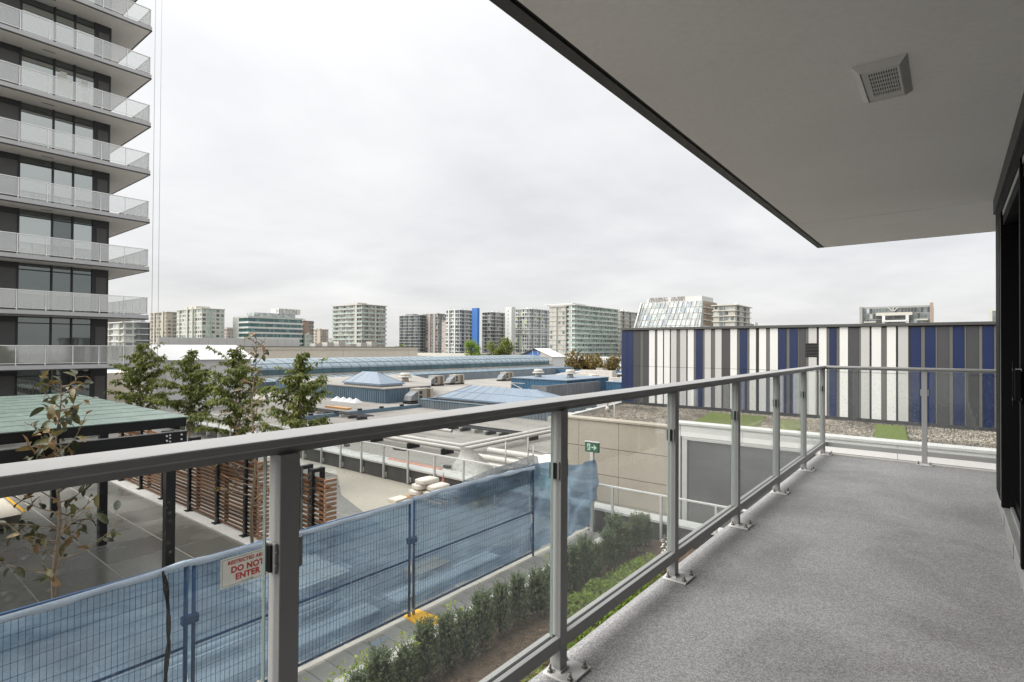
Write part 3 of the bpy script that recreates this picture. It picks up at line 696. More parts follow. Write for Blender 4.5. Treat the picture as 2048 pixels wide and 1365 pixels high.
# warning sign wired to the third panel
sg = thing('warning_sign', (FX + .04, 3.25, -1.37), 'white warning board reading restricted area do not enter on the blue fence', 'sign')
S0, S1, SZ0, SZ1 = 2.935, 3.565, -1.530, -1.185
MB().box(FX + .026, FX + .030, S0, S1, SZ0, SZ1).build('board', 'sign_white', sg)
bo = MB(); m_ = .016; xx = FX + .0312
for a in ((S0 + m_, S1 - m_, SZ1 - m_ - .005, SZ1 - m_), (S0 + m_, S0 + m_ + .005, SZ0 + m_, SZ1 - m_), (S1 - m_ - .005, S1 - m_, SZ0 + m_, SZ1 - m_), (S0 + m_, S0 + .25, SZ0 + m_, SZ0 + m_ + .005), (S1 - .25, S1 - m_, SZ0 + m_, SZ0 + m_ + .005)):
    bo.box(FX + .0301, FX + .0308, *a)
bo.build('border', 'sign_green_line', sg)
def text(body, size, yc, z, x, m, parent, name='lettering', sx=1.0, off=.0):
    cu = bpy.data.curves.new('lettering', 'FONT'); cu.body = body; cu.size = size; cu.align_x = 'CENTER'; cu.offset = off; cu.extrude = .0004; cu.space_character = 1.06
    ob = bpy.data.objects.new('tmp', cu); COL.objects.link(ob)
    bpy.context.view_layer.update()
    me = bpy.data.meshes.new_from_object(ob.evaluated_get(bpy.context.evaluated_depsgraph_get())); bpy.data.objects.remove(ob)
    me.materials.clear(); me.materials.append(MATS[m])
    for p in me.polygons: p.material_index = 0
    o = link(name, me, parent, Vector((x, yc, z)) - wloc(parent), (R(90), 0, R(90))); o.scale = (sx, 1, 1); return o
yc = (S0 + S1) / 2
text('RESTRICTED AREA', .062, yc, -1.272, FX + .0316, 'sign_red', sg, sx=.86, off=.0022)
text('DO NOT', .098, yc, -1.372, FX + .0316, 'sign_red', sg, sx=.96, off=.0042)
text('ENTER', .098, yc, -1.464, FX + .0316, 'sign_red', sg, sx=.96, off=.0042)
text('AXIOM', .036, yc, -1.516, FX + .0316, 'sign_green_line', sg, sx=1.1, off=.0002)
# yellow foot of the fence, small blue leaflet, objects behind the netting
ft = MB(); ft.add([(-6.72, 5.78, TZ + .03), (-6.08, 5.70, TZ + .03), (-6.02, 5.80, TZ + .03), (-6.02, 6.02, TZ + .03), (-6.10, 6.10, TZ + .03), (-6.72, 6.06, TZ + .03), (-6.72, 5.78, TZ), (-6.06, 5.68, TZ), (-5.98, 5.80, TZ), (-5.98, 6.02, TZ), (-6.08, 6.13, TZ), (-6.72, 6.08, TZ)],
       [(0, 1, 2, 3, 4, 5)] + [(k, k + 6, (k + 1) % 6 + 6, (k + 1) % 6) for k in range(6)])
ff = thing('stabiliser_base', (-6.35, 5.9, TZ), 'flat yellow plastic fence foot on the paving at the panel joint', 'fence foot')
ft.build('foot_plate', 'yellow_plastic', ff, .006); MB().tube((FX, 5.81, TZ + .03), (FX, 5.81, TZ + .12), .027, None, 10).tube((FX, 5.90, TZ + .03), (FX, 5.90, TZ + .12), .027, None, 10).build('socket', 'bolt_steel', ff)
tag(MB().add([(-6.52, 4.93, TZ + .006), (-6.36, 4.98, TZ + .006), (-6.44, 5.27, TZ + .006), (-6.5, 5.2, TZ + .006)], [(0, 1, 2, 3)]).build('blue_leaflet', 'lean_glass'), 'pale blue scrap lying on the paving under the fence', 'scrap')
bs = thing('board_stack', (-9.0, 5.2, TZ), 'pale sheets of board stacked on bearers behind the netting', 'board stack')
for k in range(4): MB().box(-9.75 + .02 * k, -8.35, 4.55 + .015 * k, 5.95, TZ + .14 + .03 * k, TZ + .168 + .03 * k).build('board', 'stock_beige', bs)
for y in (4.8, 5.6): MB().box(-9.7, -8.4, y, y + .1, TZ, TZ + .139).build('bearer', 'timber', bs)
for i, (x_, z_) in enumerate(((-8.05, .06), (-7.86, .06))):
    tag(MB().tube((x_, 2.75 + .1 * i, TZ + z_), (x_, 5.25, TZ + z_), .052, None, 10).build('white_pipe', 'pipe_white'), ['white plastic pipe lying behind the fence, nearer the sapling side', 'white plastic pipe lying behind the fence, the one nearer the netting'][i], 'pipe', 'pipes behind the fence')
tag(MB().box(-7.45, -7.05, 1.2, 5.6, TZ, TZ + .09).build('kerb_stone', 'concrete_white', None, .01), 'long pale kerb stone lying just behind the blue netting', 'kerb stone')
tag(MB().box(-7.5, -7.1, 6.0, 8.6, TZ, TZ + .05).build('plank', 'stock_grey'), 'grey plank on the terrace floor behind the far fence panel', 'plank')
tag(MB().box(-7.9, -7.45, 6.75, 7.55, TZ, TZ + .16).build('brick_pack', 'cardboard', None, .01), 'reddish carton behind the blue netting left of the bags', 'carton')
# pallet of bagged material by the kerb
def bag(name, c, s, m, label):
    b = bmesh.new(); bmesh.ops.create_cube(b, size=1)
    bmesh.ops.subdivide_edges(b, edges=b.edges[:], cuts=3, use_grid_fill=True)
    for v in b.verts:
        p = v.co; k = 1 - .35 * (abs(p.x) * 2) ** 4 * .6; h = 1 - .38 * max(abs(p.x) * 2, abs(p.y) * 2) ** 7
        v.co = Vector((p.x * s[0] * (1 - .1 * (abs(p.y) * 2) ** 3), p.y * s[1] * (1 - .1 * (abs(p.x) * 2) ** 3), p.z * s[2] * max(.35, h) + random.uniform(-.006, .006)))
    me = bpy.data.meshes.new(name); b.to_mesh(me); b.free(); me.materials.append(MATS[m])
    for p in me.polygons: p.use_smooth = True
    o = link(name, me, None, c, (0, 0, random.uniform(-.15, .15))); tag(o, label, 'bag', 'bags piled by the terrace end'); return o
k = 0
BL = ['lowest left bag', 'lowest middle bag', 'lowest right bag', 'upper left bag', 'upper middle bag', 'top bag']
for (x_, y_, z_) in ((-11.5, 10.45, .24), (-11.1, 10.6, .24), (-10.7, 10.75, .24), (-11.43, 10.5, .40), (-11.03, 10.65, .40), (-11.35, 10.55, .54)):
    bag('cement_bag', (x_, y_, TZ + z_), (.42, .60, .165), 'paper_bag', 'pale paper ' + BL[k] + ' of the pile on the pallet by the terrace rail'); k += 1
pa = thing('pallet', (-11.1, 10.65, TZ), 'low timber pallet under the pile of pale bags', 'pallet')
for j in range(5): MB().box(-11.75, -10.4, 10.15 + .23 * j, 10.27 + .23 * j, TZ + .11, TZ + .135).build('slat', 'timber', pa)
for x_ in (-11.7, -11.1, -10.5): MB().box(x_, x_ + .09, 10.15, 11.2, TZ + .0, TZ + .11).build('bearer', 'timber', pa)
tag(MB().box(-12.05, -11.7, 9.75, 10.2, TZ, TZ + .09).build('loose_slab', 'stock_beige', None, .01), 'pale slab lying in front of the bag pile', 'slab')
tag(MB().box(-10.15, -9.75, 10.85, 11.2, TZ, TZ + .36).build('carton', 'cardboard', None, .01), 'brown cardboard carton to the right of the bag pile', 'carton')
tag(MB().add([(-11.46, 11.14, TZ + .0), (-11.32, 11.14, TZ), (-11.32, 11.28, TZ), (-11.46, 11.28, TZ), (-11.39, 11.21, TZ + .66)], [(0, 3, 2, 1), (0, 1, 4), (1, 2, 4), (2, 3, 4), (3, 0, 4)]).build('red_cone', 'orange_plastic'), 'small red cone behind the bag pile', 'cone')

# ---- slatted cedar screens
def screen(x0, x1, posts, label, ext):
    s = thing('slatted_screen', ((x0 + x1) / 2, 6.0, TZ), label, 'screen', 'cedar slat screens on the terrace')
    MB().box(x0 - .2, x1 + .25, 5.70, 6.42, TZ, TZ + .045).build('kerb', 'concrete_light', s, .006)
    for p in posts:
        q = MB().box(p - .05, p + .05, 5.90, 5.96, TZ + .046, -1.06).box(p - .05, p + .05, 6.12, 6.18, TZ + .046, -1.06).build('post', 'black_metal', s)
        MB().box(p - .05, p + .05, 5.9601, 6.1199, -1.13, -1.065).build('post_tie', 'black_metal', q)
        MB().box(p - .10, p + .10, 5.84, 6.00, TZ + .0455, TZ + .06).build('foot_plate', 'black_metal', q)
        bl_ = MB()
        for zz in range(10): bl_.box(p - .012, p + .012, 5.893, 5.8995, -2.78 + zz * .168, -2.756 + zz * .168)
        bl_.build('screw_heads', 'bolt_steel', q)
    n = 19; ed = [x0] + list(posts[1:-1]) + [x1] if len(posts) > 2 else [x0, x1]
    for i in range(len(ed) - 1):
        L = ed[i + 1] - ed[i]
        me = MB().box(-L / 2 + .004, L / 2 - .004, -.015, .015, -.0215, .0215).mesh('slat', 'cedar')
        for k in range(n):
            z = -2.84 + k * .089; xm = (ed[i] + ed[i + 1]) / 2
            link('slat', me, s, Vector((xm, 5.982, z)) - s.location)
            if i % 2 == 1 or k % 4 == 0: link('slat', me, s, Vector((xm, 6.099, z + .006)) - s.location)
    e_me = MB().box(-.02, .02, -.125, .125, -.026, .026).mesh('end_slat', 'cedar_end')
    for k in range(n): link('end_slat', e_me, s, Vector((x1 + .024, 6.04, -2.84 + k * .089 + .003)) - s.location)
    return s
screen(-20.6, -11.66, [-20.1, -18.5, -16.87, -15.14, -13.58, -12.2], 'long cedar slat screen with black posts behind the pergola', 0)
screen(-10.15, -9.16, [-9.99, -9.58], 'short cedar slat screen with black posts right of the gap', 0)

# ---- pergola with frosted glass roof
pg = thing('pergola', (-14.1, 1.3, TZ), 'black steel pergola with green frosted glass roof', 'pergola')
for x in (-10.57, -14.12, -17.9):
    for y in (3.82, -1.1):
        if y < 0 and x > -12: pass
        p = MB().box(x - .075, x + .075, y - .075, y + .075, TZ, -.21).build('post', 'black_metal', pg, .006)
        if y > 0 and x > -12:
            for zz in (-.25, -.30, -.36):
                MB().tube((x + .0851, y - .03, zz), (x + .098, y - .03, zz), .014, None, 8).build('bolt', 'plate_paint', p)
for x in (-10.57, -14.12, -17.9): MB().box(x - .06, x + .085, -1.6, 4.06, -.43, -.2101).build('beam', 'black_metal', pg, .004)
MB().box(-10.495, -10.485, -1.6, 4.06, -.205, -.19).build('beam_flange', 'rail_paint', pg)
for k, y in enumerate((4.0, 2.6, 1.2, -.2, -1.5)): MB().box(-18.1, -10.74, y - .04, y + .04, -.2, -.105).build('purlin', 'black_metal', pg)
MB().box(-10.735, -10.67, -1.62, 4.12, -.15, .005).build('edge_beam', 'black_metal', pg, .003)
for x in (-11.3, -12.4, -13.5, -14.6, -15.7, -16.8): MB().box(x - .03, x + .03, -1.6, 4.06, -.1049, -.001).build('rafter', 'black_metal', pg)
for yy in (3.74, 3.97):
    for zz in (-.26, -.34): MB().tube((-10.485, yy, zz), (-10.468, yy, zz), .016, None, 8).build('bolt', 'plate_paint', pg)
for i in range(10):
    x1 = -10.655 - .735 * i
    for (a, b) in ((-1.65, .98), (.99, 4.16)):
        MB().box(x1 - .715, x1, a, b, .006 + .0, .024).build('glass_pane', 'pergola_glass', pg, .002)
    MB().box(x1 - .732, x1 - .718, -1.65, 4.16, .0242, .028).build('joint_cover', 'exit_green', pg)

# ---- odds and ends under the pergola
sk = thing('sheet_stack', (-17.5, 2.4, TZ), 'stack of corrugated sheets with a yellow edge strip by the pergola', 'sheet stack')
for k in range(6):
    mb = MB(); z = TZ + .06 + .052 * k; nx = 12; vs = []
    for i in range(nx + 1):
        for j in range(7):
            vs.append((-18.95 + 2.1 * i / nx + .012 * k, 1.2 + 1.8 * j / 6, z + .006 * math.sin(j * 1.4 + k) + .010 * (i % 2)))
    mb.add(vs, [(i * 7 + j, i * 7 + j + 1, (i + 1) * 7 + j + 1, (i + 1) * 7 + j) for i in range(nx) for j in range(6)], 0, True)
    mb.box(-18.94 + .012 * k, -16.86 + .012 * k, 2.985, 3.0, z - .018, z + .018)
    mb.build('sheet', 'stock_beige', sk)
MB().bar((-19.0, 3.04, TZ + .37), (-16.75, 3.04, TZ + .37), .045, .02).build('edge_strip', 'yellow_plastic', sk)
rp = MB(); rp.path([(-19.6, 2.7, -1.75), (-18.9, 3.2, -1.62), (-18.0, 3.8, -1.45)], [.03, .022, .03], 5)
tag(rp.build('red_tape', 'red_tape'), 'red caution tape strung to the rear pergola post', 'tape')
tag(MB().box(-22.6, -21.0, 3.1, 4.4, TZ, TZ + .55).build('white_crate', 'stock_grey', None, .02), 'pale grey crate standing beyond the pergola at far left', 'crate')
sb = MB().path([(-9.45, 1.78, TZ), (-9.45, 1.78, TZ + .72)], [.035, .05], 8).build('wrapped_stake', 'hvac_brown'); tag(sb, 'short wrapped stake beside the thin sapling', 'stake')
# ================================================================ plants
def leaf_cloud(name, leaves, m, parent):
    """leaves: list of (pos, dir, normal, length, width, tint); each leaf is a folded four-triangle blade"""
    vs = []; fs = []; tn = []
    for p, d, nrm, L, Wd, t in leaves:
        s = d.cross(nrm); 
        if s.length < 1e-4: s = Vector((1, 0, 0))
        s.normalize(); b = len(vs); up = s.cross(d)
        vs += [p, p + d * L * .45 + s * Wd * .5 + up * Wd * .16, p + d * L + up * (-Wd * .2), p + d * L * .45 - s * Wd * .5 + up * Wd * .16, p + d * L * .5]
        fs += [(b, b + 1, b + 4), (b + 1, b + 2, b + 4), (b, b + 4, b + 3), (b + 4, b + 2, b + 3)]; tn += [t] * 4
    me = bpy.data.meshes.new(name); off = wloc(parent) if parent else Vector((0, 0, 0))
    me.from_pydata([tuple(v - off) for v in vs], [], fs); me.materials.append(MATS[m])
    at = me.attributes.new('tint', 'FLOAT', 'FACE'); at.data.foreach_set('value', tn); me.update()
    return link(name, me, parent)
def rv(rnd): return Vector((rnd.gauss(0, 1), rnd.gauss(0, 1), rnd.gauss(0, 1))).normalized()
def street_tree(base, H, W, seed, label, lean=(0, 0), shoots=()):
    rnd = random.Random(seed); base = Vector(base); t = thing('young_tree', base, label, 'tree', 'leafy young trees behind the screen')
    pts = [base + Vector((lean[0] * k / 10 + .04 * math.sin(k * 1.3 + seed), lean[1] * k / 10 + .03 * math.cos(k * 1.7), H * .93 * k / 10)) for k in range(11)]
    tk = MB(); tk.path(pts, [.045 * (1 - .075 * k) for k in range(11)], 7); leaves = []
    def along(pts, dens, L0):
        for i in range(len(pts) - 1):
            seg = pts[i + 1] - pts[i]; n = max(1, int(seg.length * dens))
            for k in range(n):
                p = pts[i] + seg * ((k + rnd.random()) / n); out = (seg.normalized() * .5 + rv(rnd) * .75); out.z = out.z * .35 - rnd.uniform(.15, .9)
                nrm = (rv(rnd) * .7 + Vector((0, 0, 1))).normalized()
                leaves.append((p + rv(rnd) * .03, out.normalized(), nrm, L0 * rnd.uniform(.6, 1.25), L0 * rnd.uniform(.28, .42), min(1, max(0, rnd.gauss(.45, .27)))))
    nb = 46
    for k in range(nb):
        f = (k + rnd.random()) / nb; h = .20 + .78 * f; i = h * 10; p0 = pts[int(min(9, i))].lerp(pts[int(min(9, i)) + 1], i - int(min(9, i)))
        a = k * 2.399 + rnd.uniform(-.5, .5); env = (math.sin(math.pi * min(1, (.12 + .88 * f) ** .8)) * .75 + .42 * (1 - f)) * rnd.uniform(.6, 1.18)
        L = W * .5 * max(.18, env); d = Vector((math.cos(a), math.sin(a), rnd.uniform(.55, 1.7))).normalized()
        bp = [p0]; 
        for s in range(5):
            d = (d + Vector((0, 0, -.13 + .05 * f)) + rv(rnd) * .13).normalized(); bp.append(bp[-1] + d * L / 4.3)
        tk.path(bp, [.013, .010, .008, .006, .004, .003], 4); along(bp, 44, .165)
        for s in range(2, 6):
            for _ in range(2):
                dd = (d * .5 + rv(rnd)).normalized(); dd.z = abs(dd.z) * .4 - .05; q = [bp[s], bp[s] + dd * L * .22, bp[s] + dd * L * .4 + Vector((0, 0, -.04))]
                tk.path(q, [.005, .004, .002], 3); along(q, 50, .165)
    for (a, h, L, up) in shoots:
        p0 = base + Vector((0, 0, H * h)); d = Vector((math.cos(a), math.sin(a), up)).normalized(); bp = [p0]
        for s in range(7): d = (d + Vector((0, 0, -.10)) + rv(rnd) * .06).normalized(); bp.append(bp[-1] + d * L / 7)
        tk.path(bp, [.012, .01, .009, .008, .007, .006, .005, .004], 4); along(bp, 38, .165)
    tk.build('trunk', 'bark', t); leaf_cloud('crown', leaves, 'tree_leaf', t)
    MB().box(base.x - .5, base.x + .5, base.y - .5, base.y + .5, TZ, base.z).build('planter_box', 'membrane_dark', t, .01)
    return t
street_tree((-25.2, 7.95, -2.6), 4.3, 1.95, 11, 'leafy young tree nearest the glass tower, leftmost of the row', (.1, .1), ((.6, .72, 1.5, 1.6), (2.6, .40, 1.3, .3), (3.6, .30, 1.5, .25)))
street_tree((-21.9, 8.55, -2.6), 4.05, 1.95, 12, 'dense leafy young tree second from the left in front of the white tent', (-.1, .1), ((.9, .62, 1.5, 1.2), (3.4, .55, 1.0, .5)))
street_tree((-18.7, 8.75, -2.6), 4.15, 1.75, 13, 'leafy young tree third from the left with a long arching shoot', (.0, .0), ((3.55, .76, 1.55, 1.0), (.3, .40, 1.0, .3)))
street_tree((-15.0, 8.85, -2.6), 4.0, 1.65, 14, 'leafy young tree at the right end of the row before the pyramid skylight', (.05, .0), ((.6, .74, 1.1, 1.5), (.2, .42, 1.05, .45), (3.7, .74, .9, 1.0), (.5, .66, .95, .55)))
# saplings with few large leaves: every leaf is a part
def blade_mesh(L, Wd):
    mb = MB(); nu, nv = 5, 2; vs = []
    for i in range(nu + 1):
        u = i / nu; w = Wd * .5 * math.sin(math.pi * min(1, .06 + .94 * u)) ** .65 * (1 - .25 * u)
        for j in (-1, 0, 1): vs.append((u * L, j * w, -.25 * L * u * u + abs(j) * w * .35))
    mb.add(vs, [(i * 3 + j, i * 3 + j + 1, (i + 1) * 3 + j + 1, (i + 1) * 3 + j) for i in range(nu) for j in range(2)], 0, True)
    return mb.mesh('leaf', 'magnolia_leaf')
LEAF = [blade_mesh(.145, .085), blade_mesh(.12, .072), blade_mesh(.165, .09)]
def sapling(base, H, seed, label, spread, nb, start, leafn, lsc=1.0, barkm='bark'):
    rnd = random.Random(seed); base = Vector(base); t = thing('sapling', base, label, 'sapling', 'thin saplings with few large leaves')
    tk = MB(); pts = [base + Vector((.035 * math.sin(k * .8 + seed), .03 * math.sin(k * 1.1 + 2 * seed), H * k / 12)) for k in range(13)]
    tk.path(pts, [.036 * (1 - .07 * k) for k in range(13)], 8)
    def put(p, d):
        d = d.normalized(); o = link('leaf', LEAF[rnd.randrange(3)], t, p - base)
        q = d.to_track_quat('X', 'Z'); e = q.to_euler(); o.rotation_euler = Euler((e.x + rnd.uniform(-.9, .9), e.y, e.z)); s = lsc * rnd.uniform(.7, 1.25); o.scale = (s, s, s)
    for k in range(nb):
        f = (k + rnd.random() * .6) / nb; h = start + (1 - start) * f; i = min(11.99, h * 12); p0 = pts[int(i)].lerp(pts[int(i) + 1], i - int(i))
        a = k * 2.399 + rnd.uniform(-.4, .4); L = spread * (1 - .72 * f) * rnd.uniform(.6, 1.15); d = Vector((math.cos(a), math.sin(a), rnd.uniform(-.05, .55))).normalized(); bp = [p0]
        for s in range(6): d = (d + Vector((0, 0, .10)) + rv(rnd) * .16).normalized(); bp.append(bp[-1] + d * L / 6)
        tk.path(bp, [.012, .010, .008, .007, .006, .005, .004], 5)
        for s in range(2, 7):
            if rnd.random() < leafn:
                for _ in range(rnd.choice((1, 1, 2))): dd = (d * .5 + rv(rnd) * .9); dd.z -= .45; put(bp[s] + rv(rnd) * .02, dd)
            if rnd.random() < .35:
                dd = (rv(rnd) + d * .5).normalized(); q = bp[s] + dd * L * .25; tk.path([bp[s], q], [.005, .003], 4)
                if rnd.random() < leafn + .1: dd2 = dd + Vector((0, 0, -.6)); put(q, dd2)
    for s in range(9, 13):
        for _ in range(2): put(pts[s] + rv(rnd) * .03, rv(rnd) + Vector((0, 0, .1)))
    tk.build('trunk', barkm, t); return t
sapling((-10.25, 2.22, TZ), 3.70, 4, 'thin sapling with large drooping green brown leaves in front of the pergola', 1.05, 38, .22, .86, 1.05)
sapling((-11.1, 5.55, TZ), 4.35, 23, 'tall sparse sapling with a few brown leaves by the screen gap', .85, 34, .22, .40, .95)
# ---- yew hedge: individual upright shrubs
def yew_mesh(seed, H, W):
    rnd = random.Random(seed); vs = []; fs = []; tn = []
    for s in range(560):
        f = rnd.random() ** .85; a = rnd.uniform(0, 6.283); rr = W * .5 * (rnd.random() ** .45) * (1 - .62 * f ** 1.6) * (.72 + .28 * math.sin(3 * a + seed) ** 2)
        p = Vector((rr * math.cos(a), rr * math.sin(a), H * (.06 + .80 * f))); d = Vector((math.cos(a) * .42, math.sin(a) * .42, 1.0 + rnd.uniform(-.5, .3))) + rv(rnd) * .3; d.normalize()
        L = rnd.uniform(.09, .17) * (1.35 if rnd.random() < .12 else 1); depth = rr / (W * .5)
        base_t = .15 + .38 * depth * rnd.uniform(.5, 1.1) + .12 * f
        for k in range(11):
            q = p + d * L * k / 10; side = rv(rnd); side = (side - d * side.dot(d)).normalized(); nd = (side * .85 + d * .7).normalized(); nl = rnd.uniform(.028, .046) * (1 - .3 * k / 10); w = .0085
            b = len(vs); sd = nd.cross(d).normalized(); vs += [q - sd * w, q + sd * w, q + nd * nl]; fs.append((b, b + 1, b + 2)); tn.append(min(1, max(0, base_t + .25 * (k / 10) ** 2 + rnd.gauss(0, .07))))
    me = bpy.data.meshes.new('foliage'); me.from_pydata([tuple(v) for v in vs], [], fs); me.materials.append(MATS['yew_needle'])
    at = me.attributes.new('tint', 'FLOAT', 'FACE'); at.data.foreach_set('value', tn); me.update(); return me
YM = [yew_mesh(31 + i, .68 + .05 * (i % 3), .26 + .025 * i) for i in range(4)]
st_me = MB().path([(0, 0, 0), (.01, 0, .25), (-.01, .01, .5)], [.018, .013, .006], 5).path([(0, 0, .05), (.06, .04, .3)], [.01, .005], 4).path([(0, 0, .05), (-.07, -.03, .3)], [.01, .005], 4).mesh('stem', 'bark_dark')
ys = [2.95, 3.32, 3.68, 4.02, 4.37, 4.73, 5.09, 5.42, 5.76, 6.18, 6.58, 6.97, 7.36, 7.75, 8.12, 8.48, 8.86, 9.24, 9.62, 10.02, 10.42, 10.85]
NTH = ORD + ['fifteenth', 'sixteenth', 'seventeenth', 'eighteenth', 'nineteenth', 'twentieth', 'twenty-first', 'twenty-second']
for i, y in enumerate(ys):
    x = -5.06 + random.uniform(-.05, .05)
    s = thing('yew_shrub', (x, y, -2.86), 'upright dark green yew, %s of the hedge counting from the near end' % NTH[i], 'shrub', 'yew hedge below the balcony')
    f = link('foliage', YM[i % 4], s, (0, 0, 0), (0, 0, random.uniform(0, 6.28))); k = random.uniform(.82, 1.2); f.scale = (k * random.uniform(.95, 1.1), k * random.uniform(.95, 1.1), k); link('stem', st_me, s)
# bright groundcover in the bed and new shoots among the yews
rnd = random.Random(77); lv = []
def clump(cx, cy, n, r, h, L, z=-2.86, tmean=.45):
    for _ in range(n):
        a = rnd.uniform(0, 6.283); q = r * math.sqrt(rnd.random()); hh = h * (1 - .6 * (q / r) ** 2) * rnd.random()
        p = Vector((cx + q * math.cos(a), cy + q * math.sin(a), z + hh)); d = (rv(rnd) * .8 + Vector((math.cos(a) * .5, math.sin(a) * .5, .55))).normalized()
        lv.append((p, d, (rv(rnd) * .5 + Vector((0, 0, 1))).normalized(), L * rnd.uniform(.6, 1.3), L * .5 * rnd.uniform(.7, 1.2), min(1, max(0, rnd.gauss(tmean, .22)))))
for (cx, cy, n, r, h) in ((-4.5, 7.5, 560, .36, .30), (-4.45, 8.1, 560, .38, .32), (-4.4, 8.7, 520, .38, .30), (-4.4, 9.3, 420, .36, .28), (-4.05, 7.2, 420, .36, .26), (-4.0, 7.9, 420, .36, .26), (-3.9, 8.5, 420, .36, .26), (-4.45, 9.8, 300, .3, .24), (-3.95, 6.7, 260, .3, .2), (-4.35, 6.9, 160, .2, .2), (-3.75, 6.4, 260, .32, .2), (-3.9, 5.6, 160, .26, .18), (-4.2, 6.1, 120, .2, .16), (-4.25, 5.1, 110, .18, .15), (-3.95, 4.55, 150, .26, .16), (-4.2, 4.1, 160, .22, .2), (-4.45, 3.4, 160, .25, .2),
        (-3.3, 9.8, 200, .35, .2), (-3.5, 7.6, 260, .36, .22), (-3.4, 8.9, 240, .36, .2), (-3.85, 5.05, 120, .2, .14), (-3.9, 3.9, 120, .2, .16)): clump(cx, cy, int(n * 1.5), r * 1.05, h * 1.05, .06)
for (cx, cy, z, n) in ((-5.15, 3.55, -2.4, 70), (-5.2, 3.9, -2.38, 90), (-5.15, 4.45, -2.4, 50), (-5.2, 3.2, -2.4, 80), (-5.2, 5.3, -2.3, 24), (-5.2, 7.6, -2.3, 20), (-5.2, 9.9, -2.3, 30)): clump(cx, cy, n, .13, .26, .06, z, .75)
gc = leaf_cloud('ground_cover', lv, 'bright_leaf', None); gc['kind'] = 'stuff'; gc['label'] = 'bright green ground cover plants in the mulch'; gc['category'] = 'ground cover'
lv = []
for _ in range(1900):
    p = Vector((rnd.uniform(-5.45, -2.6), rnd.uniform(2.4, 11.2), -2.855 + rnd.random() * .03)); lv.append((p, rv(rnd) * .5 + Vector((rnd.uniform(-1, 1), rnd.uniform(-1, 1), .05)), Vector((0, 0, 1)), rnd.uniform(.03, .07), rnd.uniform(.01, .022), rnd.random()))
lv = [(p, d.normalized(), n_, L, w, t) for p, d, n_, L, w, t in lv]
mc = leaf_cloud('bark_chips', lv, 'autumn_leaf', None); mc['kind'] = 'stuff'; mc['label'] = 'brown bark chips and fallen leaves on the planting bed'; mc['category'] = 'bark chips'
# pale flower spike and blossom near the far end of the bed
fl = thing('flower_spike', (-4.05, 9.55, -2.86), 'pale pink and white flower spike rising in front of the far yews', 'flower')
MB().path([(-4.05, 9.55, -2.86), (-4.03, 9.53, -2.45), (-4.05, 9.55, -2.12)], [.007, .006, .004], 5).build('stem', 'bark_dark', fl)
pm = [MB().add([(0, 0, 0), (.05, .022, .015), (.085, 0, -.01), (.05, -.022, .015)], [(0, 1, 2, 3)]).mesh('petal', m) for m in ('sign_white', 'sk_pink')]
for k in range(22): link('petal', pm[1 if k > 15 else 0], fl, (.0, 0, .36 + .018 * k), (random.uniform(-.4, .4), random.uniform(.1, .7), k * 2.4))
fb = thing('pale_blossom', (-2.75, 7.05, -2.7), 'small pale blossom showing under the bottom rail', 'flower')
for k in range(12): link('petal', pm[k % 2], fb, (0, 0, .01 * k), (0, random.uniform(-.6, .4), k * 2.4))
# ================================================================ the glass tower on the left
tw = thing('apartment_tower', (-40, 4, TZ), 'tall apartment tower with stacked glass railed balconies at left', 'building')
FXT, WX, CY, WY = -38.4, -40.0, 12.62, 10.98
TB = [-.12 + 2.95 * k for k in range(10)]
MB().box(-58, WX - .30, -16, WY - .05, -18.4, 29).build('core', 'tower_dark', tw)
YE = [12.55 - 1.205 * k for k in range(7)]; YE += [YE[-1] - 1.205 * k for k in range(1, 10)]
post_me = MB().box(-.022, .022, -.022, .022, 0, 1.03).mesh('rail_post', 'tower_white')
slab_me = MB().box(-13.6, 0, -28.6, 0, .05, .27).mesh('balcony_slab', 'slab_fascia')
soff_me = MB().box(-13.55, -.05, -28.6, -.05, 0, .0495).mesh('slab_soffit', 'balcony_soffit')
drip_me = MB().box(-.06, .012, -28.6, .012, -.012, .052).box(-13.6, .012, -.06, .012, -.0121, .0521).mesh('drip_edge', 'tower_dark')
seg = YE
for fl, zb in enumerate(TB):
    sl = link('balcony_slab', slab_me, tw, Vector((FXT, CY, zb)) - tw.location)
    link('slab_soffit', soff_me, sl); link('drip_edge', drip_me, sl)
    MB().box(FXT - .09, FXT - .03, -16, CY - .03, zb + 1.31, zb + 1.35).box(-51.9, FXT - .0901, CY - .09, CY - .03, zb + 1.31, zb + 1.35).build('top_rail', 'tower_white', sl)
    MB().box(FXT - .08, FXT - .04, -16, CY - .03, zb + .36, zb + .39).box(-51.9, FXT - .0801, CY - .08, CY - .04, zb + .36, zb + .39).build('bottom_rail', 'tower_white', sl)
    for y in YE[:11]: link('rail_post', post_me, sl, (-.06, y - CY, .27))
    for k in range(1, 9): link('rail_post', post_me, sl, (-1.25 * k, -.07, .27))
    for i in range(10): MB().box(FXT - .066, FXT - .056, YE[i + 1] + .04, YE[i] - .04, zb + .40, zb + 1.305).build('glass_panel', 'tower_rail_glass', sl)
    for k in range(8): MB().box(FXT - 1.25 * (k + 1) - .02, FXT - 1.25 * k - .10, CY - .066, CY - .056, zb + .40, zb + 1.305).build('glass_panel', 'tower_rail_glass', sl)
